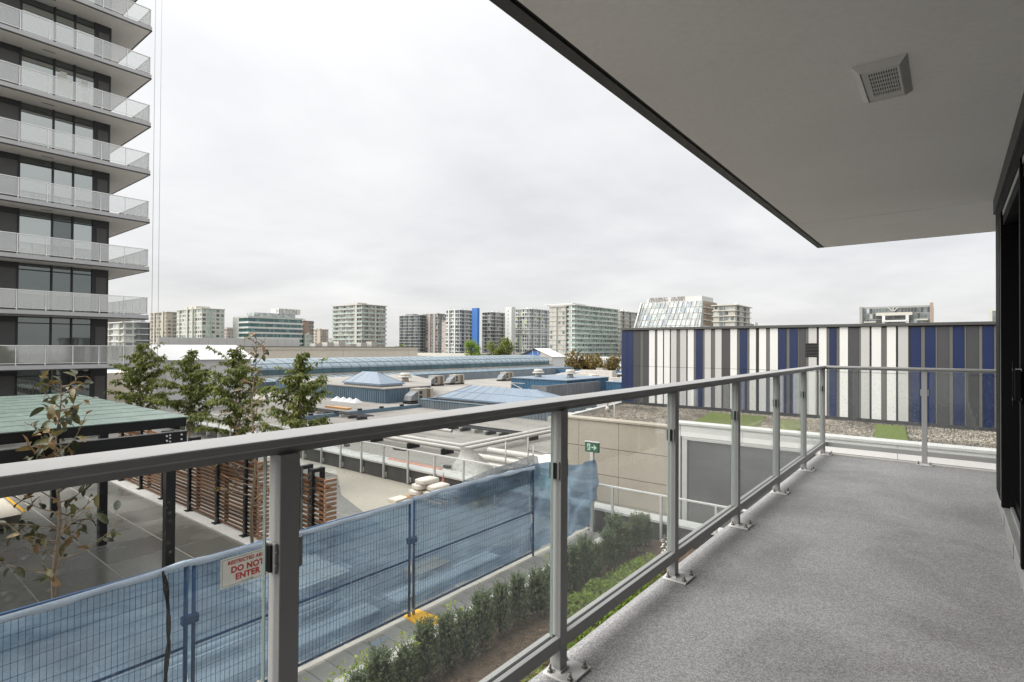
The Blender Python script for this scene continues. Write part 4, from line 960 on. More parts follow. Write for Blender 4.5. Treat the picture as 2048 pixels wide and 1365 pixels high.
# window wall, storey by storey
edges = [-.4, 1.1, 2.5, 3.9, 5.3, 6.82, 8.28, 9.21, 10.19]
for fl in range(10):
    z0 = TB[fl] + .27 if fl else TB[0] + .27; z1 = z0 + 2.68
    for (za, zb) in ([(z0, z1)] + ([(TZ, TB[0])] if fl == 0 else [])):
        H = zb - za
        MB().box(WX - .299, WX, 10.22, WY, za, zb).build('corner_pier', 'tower_dark', tw)
        MB().box(WX + .002, WX + .02, 10.36, 10.86, za + .12, zb - .48).build('side_window', 'tower_panel', tw)
        MB().box(WX - .299, WX - .02, -16, -.4, za, zb).build('wall_panel', 'tower_panel', tw)
        for i in range(len(edges) - 1):
            a, b = edges[i], edges[i + 1]; solid = (i in (4, 1))
            if solid:
                MB().box(WX - .29, WX - .03, a + .04, b - .04, za, zb).build('wall_panel', 'tower_panel', tw); 
                MB().box(WX - .0299, WX - .015, a + .04, b - .04, zb - .34, zb).build('head_panel', 'tower_dark', tw); continue
            w = MB().box(WX - .12, WX - .02, a + .04, b - .04, zb - .40, zb - .345).box(WX - .12, WX - .02, a + .04, b - .04, za, za + .06).build('window_frame', 'tower_dark', tw)
            MB().box(WX - .09, WX - .07, a + .04, b - .04, za + .06, zb - .40).build('pane', 'tower_glass_dark' if (fl < 2 or random.random() < .10) else 'tower_glass', w)  # lowest floors get darker glass, painting in the building they reflect
            MB().box(WX - .085, WX - .07, a + .04, b - .04, zb - .345, zb - .02).build('transom_pane', 'tower_glass_dark', w)
        for e in edges: MB().box(WX - .13, WX + .03, e - .04, e + .04, za, zb).build('mullion', 'tower_dark', tw)
# soffit vents and white paper notes taped inside one window
for zb in TB[3:9]: MB().box(-39.3, -39.22, 7.6, 8.15, zb - .006, zb - .0005).build('soffit_vent', 'tower_dark', tw)
zt = TB[5] + .27
for (y0, y1, a, b) in ((8.42, 8.72, .9, 1.9), (8.55, 8.85, 1.35, 2.1), (8.72, 9.05, .75, 1.75), (8.5, 9.1, 1.1, 1.5), (9.55, 9.85, 1.45, 1.95), (9.62, 9.9, .55, 1.2)):
    MB().box(WX - .068 + .001 * a, WX - .066 + .001 * a, y0, y1, zt + a, zt + b).build('paper_note', 'sign_white', tw)
# cleaning lines hanging in front of the balcony corner
cb = thing('hanging_cables', (-37.9, 12.9, TZ), 'pair of thin steel cables hanging by the tower balcony corner', 'cable')
MB().tube((-38.0, 12.66, TZ), (-38.0, 12.66, 34), .012, None, 5).build('cable', 'bolt_steel', cb); MB().tube((-38.0, 13.0, TZ), (-38.0, 13.0, 34), .012, None, 5).build('cable', 'sill_metal', cb)
# ================================================================ striped neighbour with gravel roof
SY = 20.8
stb = thing('striped_building', (-4, SY, -1), 'building wall of vertical navy, grey and white cladding strips', 'building')
MB().box(-10.70, 16.0, SY + .05, 34, -12, 2.0).build('wall', 'seam_dark', stb)
MB().box(-10.74, 16.0, SY - .06, 34.05, 2.001, 2.095).build('roof_cap', 'cap_grey', stb, .008)
MB().box(-10.72, 16.0, SY + .001, SY + .05, -1.2, -.93).build('base_flashing', 'panel_charcoal', stb)
# (edge list, colour): b navy, d charcoal, g mid grey, s silver, w white
ST = [(-10.72, 'b'), (-10.47, 'b'), (-10.20, 'd'), (-9.89, 'g'), (-9.76, 'd'), (-9.50, 'w'), (-9.25, 'g'), (-9.15, 'w'), (-8.91, 'x'), (-8.87, 'w'), (-8.63, 'x'), (-8.59, 's'), (-8.36, 'g'), (-8.22, 's'), (-7.97, 'x'), (-7.92, 'w'), (-7.68, 'g'), (-7.60, 'b'), (-7.35, 'g'),
      (-7.27, 's'), (-7.03, 'g'), (-6.88, 's'), (-6.64, 'd'), (-6.33, 'w'), (-6.09, 'g'), (-6.00, 'b'), (-5.75, 'g'), (-5.66, 'w'), (-5.44, 'x'), (-5.34, 'w'), (-5.10, 'g'), (-4.98, 'w'), (-4.72, 'b'), (-4.45, 'g'), (-4.35, 'b'), (-4.10, 'g'), (-4.06, 'd'), (-3.86, 'g'), (-3.77, 's'), (-3.52, 'x'), (-3.46, 'w'), (-3.23, 'g'),
      (-3.15, 'b'), (-2.95, 'g'), (-2.86, 'w'), (-2.62, 'd'), (-2.33, 'g'), (-2.27, 's'), (-2.03, 'x'), (-1.98, 'w'), (-1.72, 'g'), (-1.58, 'w'), (-1.34, 'x'), (-1.29, 's'), (-1.03, 'x'), (-.98, 'b'), (-.72, 'g'), (-.62, 'b'), (-.37, 'g'), (-.33, 'd'), (-.05, 'g'), (.04, 'b'), (.30, 'g'), (.34, 'd'), (.62, 'g'), (.70, 'b'), (.95, 'g'), (1.08, 'w')]
xk = 1.34
while xk < 16: ST += [(xk, random.choice('bgwsd')), ]; xk += random.choice((.26, .12, .3))
PM = dict(b='panel_blue', d='panel_charcoal', g='panel_grey', s='panel_silver', w='panel_white', x='seam_dark')
for i in range(len(ST) - 1):
    a, c = ST[i]; b = ST[i + 1][0]; pr = dict(w=.030, s=.026, b=.020, d=.018, g=.012, x=.004)[c]; zj = .53 + .0 * a
    lo, hi = (-.925 if c in 'ws' else -.95), (1.995 if c in 'ws' else 1.965)
    segs = [(lo, zj - .006), (zj + .006, hi)]
    if -3.9 < (a + b) / 2 < -3.44: segs = [(lo, zj - .006), (zj + .006, 1.00), (1.47, hi)]
    for z0, z1 in segs: MB().box(a + .004, b - .004, SY + .0495 - pr - .02, SY + .0499, z0, z1).build('panel', PM[c], stb)
lv_ = MB().box(-3.87, -3.47, SY + .03, SY + .049, 1.01, 1.46).build('louvre', 'hvac_dark', stb)
for k in range(9): MB().obox((-3.67, SY - .002, 1.045 + .049 * k), (.195, 0, 0), (0, .02, -.016), (0, .003, .004)).build('blade', 'panel_charcoal', lv_)
# gravel roof in front of it
gr = MB(); poly = [(-10.7, SY + .04), (-9.95, 15.02), (16, 15.02), (16, SY + .04)]
gr.add([(x, y, -1.05) for x, y in poly] + [(x, y, -1.3) for x, y in poly], [(0, 1, 2, 3), (7, 6, 5, 4)] + [(k, k + 4, (k + 1) % 4 + 4, (k + 1) % 4) for k in range(4)])
gro = struct(gr.build('gravel_roof', 'roof_gravel'))
rs_ = random.Random(17); vs = []; fs = []; tn = []
for _ in range(42000):
    y = 15.1 + 5.68 * rs_.random(); x = rs_.uniform(-10.6, 2.4)
    if x < -9.95 - (y - 15.02) * .13: continue
    r = rs_.uniform(.012, .030); b = len(vs); a = rs_.uniform(0, 6.28); z = -1.05 + r * .35
    for k in range(5): vs.append((x + r * math.cos(a + k * 1.257) * rs_.uniform(.8, 1.15), y + r * math.sin(a + k * 1.257) * rs_.uniform(.8, 1.15), z - r * .2))
    vs.append((x + rs_.uniform(-.3, .3) * r, y + rs_.uniform(-.3, .3) * r, z + r * .75)); fs += [(b + k, b + (k + 1) % 5, b + 5) for k in range(5)]; tn += [rs_.random()] * 5
me = bpy.data.meshes.new('gravel_stones'); me.from_pydata(vs, [], fs); me.materials.append(MATS['gravel_stone']); me.attributes.new('tint', 'FLOAT', 'FACE').data.foreach_set('value', tn); me.update()
link('gravel_stones', me, gro)['kind'] = 'stuff'
for (pts, lb) in (([(-6.15, 15.9), (-4.25, 15.6), (-4.85, 19.95), (-6.75, 19.95)], 'large patch of green turf on the gravel roof behind the railing'),
        ([(-4.5, 15.08), (-3.5, 15.08), (-4.4, 20.6), (-5.6, 20.6)], ''), ([(-1.42, 15.08), (-.70, 15.08), (-1.06, 20.2), (-1.83, 20.2)], 'small rectangular patch of green turf on the gravel roof'), ([(-3.85, 15.4), (-3.15, 15.2), (-3.60, 19.8), (-4.30, 19.5)], 'narrow strip of green turf on the gravel roof')):
    if not lb: continue
    n = 26; mb = MB(); top = []
    for i in range(n + 1):
        for j in range(n + 1):
            u, v = i / n, j / n; a = Vector(pts[0]).lerp(Vector(pts[1]), u); b = Vector(pts[3]).lerp(Vector(pts[2]), u); q = a.lerp(b, v); edge = min(u, 1 - u, v, 1 - v)
            jx = random.uniform(-.03, .03) if edge == 0 and v > 0 else 0; top.append((q.x + jx, q.y, -1.05 + (.062 if edge > 0 else .03) + random.uniform(0, .010)))
    mb.add(top, [(i * (n + 1) + j, (i + 1) * (n + 1) + j, (i + 1) * (n + 1) + j + 1, i * (n + 1) + j + 1) for i in range(n) for j in range(n)])
    tag(mb.build('turf_patch', 'turf'), lb, 'turf')
# parapet wall below the gravel roof: beige panels at left, framed dark cladding at right
pw = thing('parapet_wall', (-4, 15, -8), 'parapet wall with beige panels and framed dark cladding below the gravel roof', 'wall')
MB().box(-9.95, 16, 14.74, 15.0, -12, -1.06).build('core', 'seam_dark', pw)
MB().box(-9.95, -6.021, 14.74, 15.0, -1.059, -.931).build('upper_core', 'stucco_beige', pw)
MB().box(-10.0, -6.02, 14.66, 15.07, -.93, -.87).build('coping', 'stucco_beige', pw, .006)
MB().box(-6.02, 16, 14.64, 15.075, -.80, -.735).build('coping', 'white_paint', pw, .006)
MB().box(-6.02, 16, 14.74, 15.0, -1.059, -.801).build('upper_core', 'white_paint', pw)
for i, x in enumerate((-9.94, -9.02, -7.66, -6.02)):
    if i == 3: break
    xe = (-9.94, -9.02, -7.66, -6.02)[i + 1]
    for (z0, z1) in ((-1.72, -.935), (-2.52, -1.73), (-3.32, -2.53), (-4.3, -3.33), (-6.5, -4.31)):
        MB().box(x + .005, xe - .005, 14.70, 14.7395, z0 + .004, z1 - .004).build('panel', 'stucco_beige', pw)
for x in [-5.78 + 1.62 * k for k in range(13)]:
    MB().box(x + .004, x + 1.616, 14.685, 14.7395, -1.11, -.805).build('panel', 'panel_white', pw)
MB().box(-6.02, -5.785, 14.68, 14.7395, -7, -.805).build('panel', 'white_paint', pw)
MB().box(-5.74, 16, 14.675, 14.7390, -1.20, -1.12).build('frame_head', 'white_paint', pw, .004)
MB().box(-5.74, -5.60, 14.676, 14.7392, -7, -1.202).build('frame_jamb', 'white_paint', pw, .004)
for x in [-5.59 + 1.25 * k for k in range(17)]: MB().box(x + .003, x + 1.247, 14.72, 14.7394, -7, -1.203).build('cladding_sheet', 'dark_cladding', pw)
# white gooseneck vent pipe and floodlight on the gravel roof
gn = thing('gooseneck_pipe', (-8.35, 15.7, -1.05), 'white gooseneck vent pipe standing on the gravel roof', 'vent pipe')
pts = [(-8.35, 15.75, -1.05), (-8.35, 15.75, -.62), (-8.37, 15.76, -.53), (-8.46, 15.80, -.45), (-8.58, 15.84, -.44), (-8.66, 15.87, -.50), (-8.68, 15.88, -.62)]
MB().path(pts, [.028] * 7, 8).build('pipe', 'pipe_white', gn); MB().tube((-8.68, 15.88, -.60), (-8.68, 15.88, -.76), .035, .10, 10).build('hood', 'pipe_white', gn)
# gravel-roof edge clutter at its left end
ce = thing('roof_edge_trim', (-10.4, 18, -1.1), 'pale metal coping along the left edge of the gravel roof', 'coping')
MB().bar((-9.98, 15.0, -1.02), (-10.75, SY, -1.02), .16, .09).build('coping', 'white_paint', ce)
for k in range(5): MB().box(-11.1 - .05 * k, -10.6 - .06 * k, 16.0 + .95 * k, 16.5 + .9 * k, -1.35, -1.16 + .04 * (k % 2)).build('ballast_block', 'duct_white', ce)
# ================================================================ mall roof beyond the terrace
MZ = -4.0
mr = MB().box(-64, -11.2, 11.75, 100, -18.4, MZ).box(-140, -64.01, 10, 112, -18.4, MZ - .3).build('mall_roof', 'mall_roof'); struct(mr)
def ribbed(name, m, parent, x0, x1, y0, y1, z0, z1, pitch=.3, rib=.05, dep=.035):
    """metal clad box with standing ribs on its two visible sides"""
    o = MB().box(x0, x1, y0, y1, z0, z1)
    x = x0 + pitch / 2
    while x < x1: o.box(x, x + rib, y0 - dep, y0, z0, z1 - .02); x += pitch
    y = y0 + pitch / 2
    while y < y1: o.box(x1, x1 + dep, y, y + rib, z0, z1 - .02); y += pitch
    return o.build(name, m, parent)
# raised roof with hipped skylight
rb = thing('raised_roof_block', (-46, 36, MZ), 'low blue metal clad roof block carrying the hipped skylight', 'roof block')
pts = [(-60, 32.5), (-40.7, 32.5), (-40.7, 38.2), (-47.9, 45), (-60, 52)]
o = MB(); o.add([(x, y, MZ) for x, y in pts] + [(x, y, -2.72) for x, y in pts], [tuple(range(5, 10))] + [(k, (k + 1) % 5, (k + 1) % 5 + 5, k + 5) for k in range(5)])
x = -59.8
while x < -40.8: o.box(x, x + .06, 32.45, 32.5, MZ, -2.78); x += .33
y = 32.7
while y < 38: o.box(-40.7, -40.65, y, y + .06, MZ, -2.78); y += .33
o.build('wall', 'blue_metal', rb)
o = MB(); o.add([(x + (.06 if x > -50 else 0), y - (.08 if y < 33 else 0), -2.716) for x, y in pts] + [(x + (.06 if x > -50 else 0), y - (.08 if y < 33 else 0), -2.62) for x, y in pts], [tuple(range(5, 10))] + [(k, (k + 1) % 5, (k + 1) % 5 + 5, k + 5) for k in range(5)]); o.build('roof', 'mall_roof', rb)
def hip_skylight(name, label, x0, x1, y0, y1, zb, zr, r0, r1, nx, ny, rows, parent=None):
    s = thing(name, ((x0 + x1) / 2, (y0 + y1) / 2, zb), label, 'skylight', 'blue hipped roof skylights'); ym = (y0 + y1) / 2
    MB().box(x0 + .12, x1 - .12, y0 + .12, y1 - .12, zb - .3, zb).build('kerb', 'duct_white', s)
    MB().box(x0 - .05, x1 + .05, y0 - .05, y1 + .05, zb + .0005, zb + .08).build('eave', 'skylight_bar', s)
    zb2 = zb + .081; bars = MB()
    def face(A, B, C, D, n, m):     # A,B eave  D,C ridge
        A, B, C, D = map(Vector, (A, B, C, D))
        for i in range(n):
            for j in range(m):
                P = lambda u, v: (A.lerp(B, u)).lerp(D.lerp(C, u), v)
                q = [P(i / n, j / m), P((i + 1) / n, j / m), P((i + 1) / n, (j + 1) / m), P(i / n, (j + 1) / m)]
                c = sum(q, Vector()) / 4; nn = (q[1] - q[0]).cross(q[3] - q[0]).normalized()
                k = [c + (v - c) * .965 for v in q]
                if (k[2] - k[3]).length < .05: fs = [(0, 1, 2), (3, 5, 4), (0, 3, 4, 1), (1, 4, 5, 2), (2, 5, 3, 0)]; k = [k[0], k[1], (k[2] + k[3]) / 2]; MB().add([v + nn * .03 for v in k] + [v for v in k], fs).build('pane', 'skylight_glass', s); continue
                MB().add([v + nn * .03 for v in k] + list(k), [(0, 1, 2, 3), (0, 4, 5, 1), (1, 5, 6, 2), (2, 6, 7, 3), (3, 7, 4, 0)]).build('pane', 'skylight_glass', s)
        for i in range(n + 1): bars.bar(A.lerp(B, i / n) + Vector((0, 0, .03)), D.lerp(C, i / n) + Vector((0, 0, .03)), .05, .05)
        for j in range(1, m): bars.bar(A.lerp(D, j / m) + Vector((0, 0, .03)), B.lerp(C, j / m) + Vector((0, 0, .03)), .045, .045)
    face((x0, y0, zb2), (x1, y0, zb2), (r1, ym, zr), (r0, ym, zr), nx, rows); face((x1, y0, zb2), (x1, y1, zb2), (r1, ym, zr), (r1, ym + .001, zr), ny, 1)
    face((x1, y1, zb2), (x0, y1, zb2), (r0, ym, zr), (r1, ym, zr), nx, rows); face((x0, y1, zb2), (x0, y0, zb2), (r0, ym, zr), (r0, ym + .001, zr), ny, 1)
    bars.build('glazing_bars', 'skylight_bar', s); return s
hip_skylight('hipped_skylight', 'light blue pyramid skylight on the raised roof block', -48.3, -42.2, 33.2, 36.1, -2.45, -1.30, -46.9, -44.7, 4, 2, 1)
hip_skylight('hipped_skylight', 'long light blue hipped skylight just above the railing', -35.3, -22.9, 33.9, 38.4, -3.25, -2.18, -33.3, -26.2, 9, 2, 2)
pk = thing('skylight_upstand', (-29, 35.5, MZ), 'blue grey metal upstand box around the long skylight', 'upstand box')
ribbed('wall', 'blue_grey_metal', pk, -36.2, -22.3, 32.55, 32.8, MZ, -3.32); ribbed('wall', 'blue_grey_metal', pk, -36.2, -35.95, 32.81, 39, MZ, -3.32)
ribbed('wall', 'blue_grey_metal', pk, -22.55, -22.3, 32.81, 39, MZ, -3.32); MB().box(-36.25, -22.25, 32.5, 32.85, -3.319, -3.28).box(-36.25, -35.9, 32.851, 39, -3.319, -3.28).build('cap', 'blue_metal', pk)
MB().box(-35.94, -22.56, 32.81, 39, MZ + .2, MZ + .35).build('gutter', 'panel_charcoal', pk)
# barrel-vaulted glazed mall roof
va = thing('vaulted_skylight', (-69, 58, MZ), 'long blue barrel vaulted glass roof across the mall', 'skylight')
Y0, Y1 = 18.0, 97.0
MB().box(-62.6, -62.0, Y0, Y1, MZ, -3.35).build('wall', 'blue_grey_metal', va); MB().box(-66, -62.61, Y0, Y1, MZ, -3.3).build('gutter_floor', 'grey_metal', va)
MB().prism([(-62.0, -3.349), (-61.88, -3.349), (-61.88, -2.95), (-62.0, -2.92)], Y0, Y1).build('eave', 'vault_bar', va)
MB().box(-66.2, -66.0, Y0, Y1, -2.64, -2.40).build('band_wall', 'beige_band', va)
arc = [(-66 - 6.0 * (1 - math.cos(k / 8 * math.pi / 2)), -1.78 + 1.30 * math.sin(k / 8 * math.pi / 2)) for k in range(9)]
arc += [(-72 - 6 * k / 4, -.48 - 1.05 * (1 - math.cos(k / 4 * math.pi / 2))) for k in range(1, 5)]
bay = 1.52; ny = int((Y1 - Y0) / bay)
def arcpane(seg, y, m, name):
    (x0, z0), (x1, z1) = seg; nn = Vector((z1 - z0, 0, -(x1 - x0))).normalized() * -1
    if nn.z < 0: nn = -nn
    d = nn * .02
    MB().add([(x0, y + .03, z0), (x0, y + bay - .03, z0), (x1, y + bay - .03, z1), (x1, y + .03, z1)] , [(0, 1, 2, 3)]).build(name, m, va)
for j in range(ny):
    y = Y0 + j * bay
    # lean-to glazing, upright clerestory, curved vault lower and upper rows
    arcpane(((-61.98, -2.93), (-65.99, -2.66)), y, 'lean_glass', 'pane')
    MB().box(-66.08, -66.0, y + .03, y + bay - .03, -2.38, -1.80).build('pane', 'vault_glass_low', va)
    for a, b in ((0, 3), (3, 6)):
        mb = MB()
        for k in range(a, b): mb.add([(arc[k][0], y + .03, arc[k][1]), (arc[k][0], y + bay - .03, arc[k][1]), (arc[k + 1][0], y + bay - .03, arc[k + 1][1]), (arc[k + 1][0], y + .03, arc[k + 1][1])], [(0, 1, 2, 3)], 0, True)
        mb.build('pane', 'vault_glass_high', va)
mb = MB()
for k in range(6, len(arc) - 1): mb.add([(arc[k][0], Y0, arc[k][1]), (arc[k][0], Y1, arc[k][1]), (arc[k + 1][0], Y1, arc[k + 1][1]), (arc[k + 1][0], Y0, arc[k + 1][1])], [(0, 1, 2, 3)], 0, True)
mb.build('crown', 'lean_glass', va)
bars = MB()
for j in range(ny + 1):
    y = Y0 + j * bay
    for k in range(6): bars.bar((arc[k][0], y, arc[k][1] + .015), (arc[k + 1][0], y, arc[k + 1][1] + .015), .06, .06)
    bars.box(-66.09, -65.97, y - .03, y + .03, -2.39, -1.79); bars.bar((-61.98, y, -2.91), (-65.99, y, -2.64), .06, .05)
for z, x in ((-1.79, -66.0), (-2.395, -66.0), (arc[3][1] + .02, arc[3][0])): bars.bar((x, Y0, z), (x, Y1, z), .07, .06)
bars.build('glazing_bars', 'vault_bar', va)
MB().box(-61.0, -60.2, 46, Y1 - 1, MZ, -2.85).build('service_wall', 'blue_grey_metal', va); MB().box(-61.9, -60.15, 46, Y1 - 1, -2.849, -2.8).build('service_roof', 'blue_metal', va)
hrp = MB()
for k in range(34): hrp.bar((-66.5, 20 + 2.2 * k, -2.12), (-66.5 + .52, 20 + 2.2 * k, -1.6), .02)
# rooftop air units
def ac(x, y, label, L=2.7, rot=0):
    a = thing('rooftop_air_unit', (x, y, MZ), label, 'air unit', 'rooftop air units'); a.rotation_euler.z = rot
    def P(mb, n, m): ob = mb.build(n, m, None); ob.parent = a; return ob
    P(MB().box(-.6, .6, -L / 2, L / 2, .12, .2).box(-.55, -.45, -L / 2, L / 2, 0, .12).box(.45, .55, -L / 2, L / 2, 0, .12), 'skid', 'hvac_dark')
    P(MB().box(-.6, .6, -L / 2 + .9, L / 2 - .75, .2, 1.35), 'case', 'hvac_case')
    P(MB().box(-.55, .55, L / 2 - .74, L / 2 - .3, .25, 1.3), 'coil', 'hvac_brown'); P(MB().box(-.6, .6, L / 2 - .3, L / 2, .2, 1.32), 'end_case', 'hvac_case')
    P(MB().add([(-.5, -L / 2 + .9, .3), (.5, -L / 2 + .9, .3), (.5, -L / 2 + .05, .3), (-.5, -L / 2 + .05, .3), (-.5, -L / 2 + .9, 1.15), (.5, -L / 2 + .9, 1.15), (.5, -L / 2 + .2, .75), (-.5, -L / 2 + .2, .75)], [(0, 3, 2, 1), (4, 5, 6, 7), (0, 1, 5, 4), (1, 2, 6, 5), (2, 3, 7, 6), (3, 0, 4, 7)]), 'hood', 'grey_metal')
    P(MB().box(.601, .62, -L / 2 + 1.0, -L / 2 + 1.35, .45, .75).box(.601, .62, -L / 2 + 1.0, -L / 2 + 1.35, .85, 1.15), 'louvre', 'hvac_dark')
    sm = MB(); 
    for k in range(3): sm.box(.601, .615, -L / 2 + 1.45 + k * .22, -L / 2 + 1.46 + k * .22, .25, 1.3)
    P(sm, 'door_seam', 'hvac_dark'); return a
ac(-39.0, 35.0, 'boxy beige air unit beside the raised roof block under the pyramid skylight')
ac(-54.2, 51.5, 'boxy beige air unit in the row before the vault, leftmost of three'); ac(-54.2, 55.4, 'boxy beige air unit in the row before the vault, middle of three'); ac(-54.2, 66.5, 'boxy beige air unit in the row before the vault, rightmost of three')
ac(-52, 92, 'small beige air unit near the blue roof parapet by the striped wall', 2.2); ac(-49, 88.5, 'small beige air unit nearest the striped wall', 2.2, 1.2); ac(-47.5, 84, 'beige air unit among white ducts at the right of the mall roof', 3.0, 1.57)
# blue clad boxes and grey screen wall on the right
bb = thing('blue_roof_box', (-38, 55, MZ), 'deep blue ribbed plant box on the mall roof', 'plant box'); ribbed('wall', 'deep_blue_metal', bb, -41, -33.2, 51.5, 61, MZ, -2.45, .4); MB().box(-41.1, -33.1, 51.4, 61, -2.449, -2.36).build('roof', 'skylight_glass', bb)
b2 = thing('blue_roof_box', (-28, 60, MZ), 'small blue plant box next to the striped wall', 'plant box'); ribbed('wall', 'deep_blue_metal', b2, -31, -25.5, 56.5, 63, MZ, -2.7, .4); MB().box(-31.05, -25.45, 56.4, 63, -2.699, -2.62).build('roof', 'skylight_glass', b2)
gw = thing('screen_wall', (-32.7, 52, MZ), 'grey ribbed metal screen wall in front of the blue plant box', 'screen wall'); ribbed('wall', 'grey_metal', gw, -32.9, -32.65, 46.9, 58, MZ, -2.72, .28); MB().box(-34.6, -32.91, 46.9, 47.1, MZ, -2.75).build('return', 'grey_metal', gw)
ld = thing('roof_stair', (-36, 47.5, MZ), 'small white roof stair rail beside the grey screen wall', 'stair rail')
for a, b in (((-37.5, 47, MZ), (-37.5, 47, -2.6)), ((-37.5, 47, -2.65), (-34.8, 47, -3.6)), ((-37.5, 47, -2.62), (-35.6, 47, -2.62)), ((-34.8, 47, MZ), (-34.8, 47, -3.6))): MB().bar(a, b, .05).build('rail', 'pipe_white', ld)
for k in range(8): MB().box(-37.2 + .3 * k, -36.9 + .3 * k, 47.1, 47.7, MZ + .1 + .12 * (7 - k), MZ + .14 + .12 * (7 - k)).build('tread', 'hvac_dark', ld)
bp = MB().box(-60, -22, 89.6, 90, MZ, -3.0).build('blue_parapet', 'deep_blue_metal'); tag(bp, 'long dark blue parapet at the far right edge of the mall roof', 'parapet')
def mush(x, y, z, label):
    t = thing('roof_exhaust_fan', (x, y, z), label, 'exhaust fan', 'mushroom roof fans'); MB().tube((x, y, z), (x, y, z + .45), .42, .34, 12).build('kerb', 'duct_white', t); MB().tube((x, y, z + .45), (x, y, z + .6), .75, .7, 16).tube((x, y, z + .6), (x, y, z + .95), .62, .5, 16).build('cap', 'duct_white', t)
mush(-39.2, 54.5, -2.36, 'round white exhaust fan on the blue plant box, left one'); mush(-35.6, 56, -2.36, 'round white exhaust fan on the blue plant box, right one'); mush(-47.2, 40.5, -2.62, 'round white exhaust fan on the raised roof behind the pyramid skylight')
def duct(pts, w, label):
    t = thing('white_duct', pts[0], label, 'duct', 'white ducts at the right of the mall roof'); 
    for a, b in zip(pts, pts[1:]): MB().bar(a, b, w, w * .8).build('duct_section', 'duct_white', t)
    for p in pts[1:-1]: MB().obox(p, (w * .6, 0, 0), (0, w * .6, 0), (0, 0, w * .45)).build('elbow', 'duct_white', t)
duct([(-46, 70, -3.0), (-41, 70, -3.0), (-39, 68, -3.0)], 1.0, 'fat white duct behind the blue plant box'); duct([(-38, 66, -3.1), (-33, 66.5, -3.1), (-31, 64, -3.1)], .9, 'white duct elbow nearest the striped wall')
duct([(-48, 79, -3.0), (-42, 79, -3.0)], 1.3, 'wide white duct run below the blue parapet'); duct([(-36, 63, -3.2), (-31.8, 62.2, -3.2)], .7, 'thin white duct behind the grey screen wall')
rnd = random.Random(3)
for k in range(9):
    x_, y_ = rnd.uniform(-52, -33), rnd.uniform(70, 86); h_ = rnd.uniform(.6, 1.3)
    t = thing('roof_unit', (x_, y_, MZ), ['pale', 'grey', 'squat', 'low', 'small', 'boxy', 'cream', 'stubby', 'plain'][k] + ' service unit among the white ducts near the blue parapet', 'service unit', 'small service units on the mall roof')
    MB().box(x_ - .7, x_ + .7, y_ - .6, y_ + .6, MZ + .1, MZ + h_).build('case', ['duct_white', 'hvac_case', 'stock_grey'][k % 3], t); MB().box(x_ - .6, x_ + .6, y_ - .61, y_ - .599, MZ + .2, MZ + h_ - .2).build('grille', 'hvac_dark', t)
# kerb, cable trays, pipes on the near roof
kb2 = MB().box(-36.15, -35.9, 20, 32.5, MZ, MZ + .28).build('roof_kerb', 'blue_metal'); tag(kb2, 'low blue metal kerb crossing the mall roof to the long skylight', 'kerb')
for k in range(5): tag(MB().box(-36.12, -35.92, 22 + 2.1 * k, 22.3 + 2.1 * k, MZ + .281, MZ + .42).build('kerb_block', 'black_rubber'), 'small black block on the blue roof kerb, %s from the left' % ORD[k], 'block', 'blocks on the blue roof kerb')
def tray(x0, x1, y, label, fz):
    t = thing('cable_tray', ((x0 + x1) / 2, y, MZ), label, 'cable tray'); mb = MB()
    for d in (-.32, .32): mb.box(x0, x1, y + d - .03, y + d + .03, MZ + .25, MZ + .34)
    x = x0
    while x < x1: mb.box(x, x + .05, y - .29, y + .29, MZ + .27, MZ + .31); x += .2
    mb.build('ladder', 'panel_charcoal', t); x = x0 + .3; k = 0
    while x < x1: MB().box(x, x + .16, y - .42, y + .42, MZ, MZ + .2).build('support_block', 'panel_charcoal' if k % 3 else 'duct_white', t); x += 1.05; k += 1
tray(-42, -32.3, 24.5, 'dark cable tray on blocks left of the long skylight', 0); tray(-29.5, -18.6, 25.4, 'dark cable tray on blocks crossing the near mall roof', 0)
tag(MB().box(-39.6, -36.6, 25.6, 25.9, MZ + .3, MZ + .45).box(-38.9, -36.9, 26.0, 26.25, MZ + .3, MZ + .42).build('timber_planks', 'timber'), 'orange timber planks lying by the cable tray', 'planks')
for k in range(4): tag(MB().add([(-47 + 1.0 * k, 31.0, MZ), (-46.1 + 1.0 * k, 31.0, MZ), (-46.1 + 1.0 * k, 31.9, MZ), (-47 + 1.0 * k, 31.9, MZ), (-46.55 + 1.0 * k, 31.45, MZ + .42)], [(0, 3, 2, 1), (0, 1, 4), (1, 2, 4), (2, 3, 4), (3, 0, 4)]).build('dome_light', 'tent_white'), 'small white pyramid rooflight below the raised block, %s from the left' % ORD[k], 'rooflight', 'small white rooflights')
pf = thing('pipe_run', (-22, 19.6, MZ), 'pair of white pipes running round the near corner of the mall roof', 'pipe')
for (dz, dd) in ((.45, 0), (.38, .42)):
    MB().path([(-29, 19.6 - dd, MZ + dz), (-18.7 + dd, 19.6 - dd, MZ + dz), (-18.7 + dd, 29.2, MZ + dz)], [.11, .11, .11], 8).build('pipe', 'pipe_white', pf)
for x in (-28, -25, -22, -19.5): MB().box(x, x + .12, 19.0, 19.8, MZ, MZ + .28).build('support_block', 'black_rubber', pf)
p3 = thing('pipe_loop', (-26, 21.3, MZ), 'rectangular loop of white pipe on the near mall roof', 'pipe')
MB().path([(-27.5, 19.6, MZ + .4), (-27.5, 22.2, MZ + .4), (-24.2, 22.2, MZ + .4), (-24.2, 19.6, MZ + .4)], [.09] * 4, 8).build('pipe', 'pipe_white', p3); MB().path([(-28.6, 19.6, MZ + .4), (-28.6, 22.9, MZ + .4), (-22.6, 22.9, MZ + .4)], [.09] * 3, 8).build('pipe', 'pipe_white', p3)
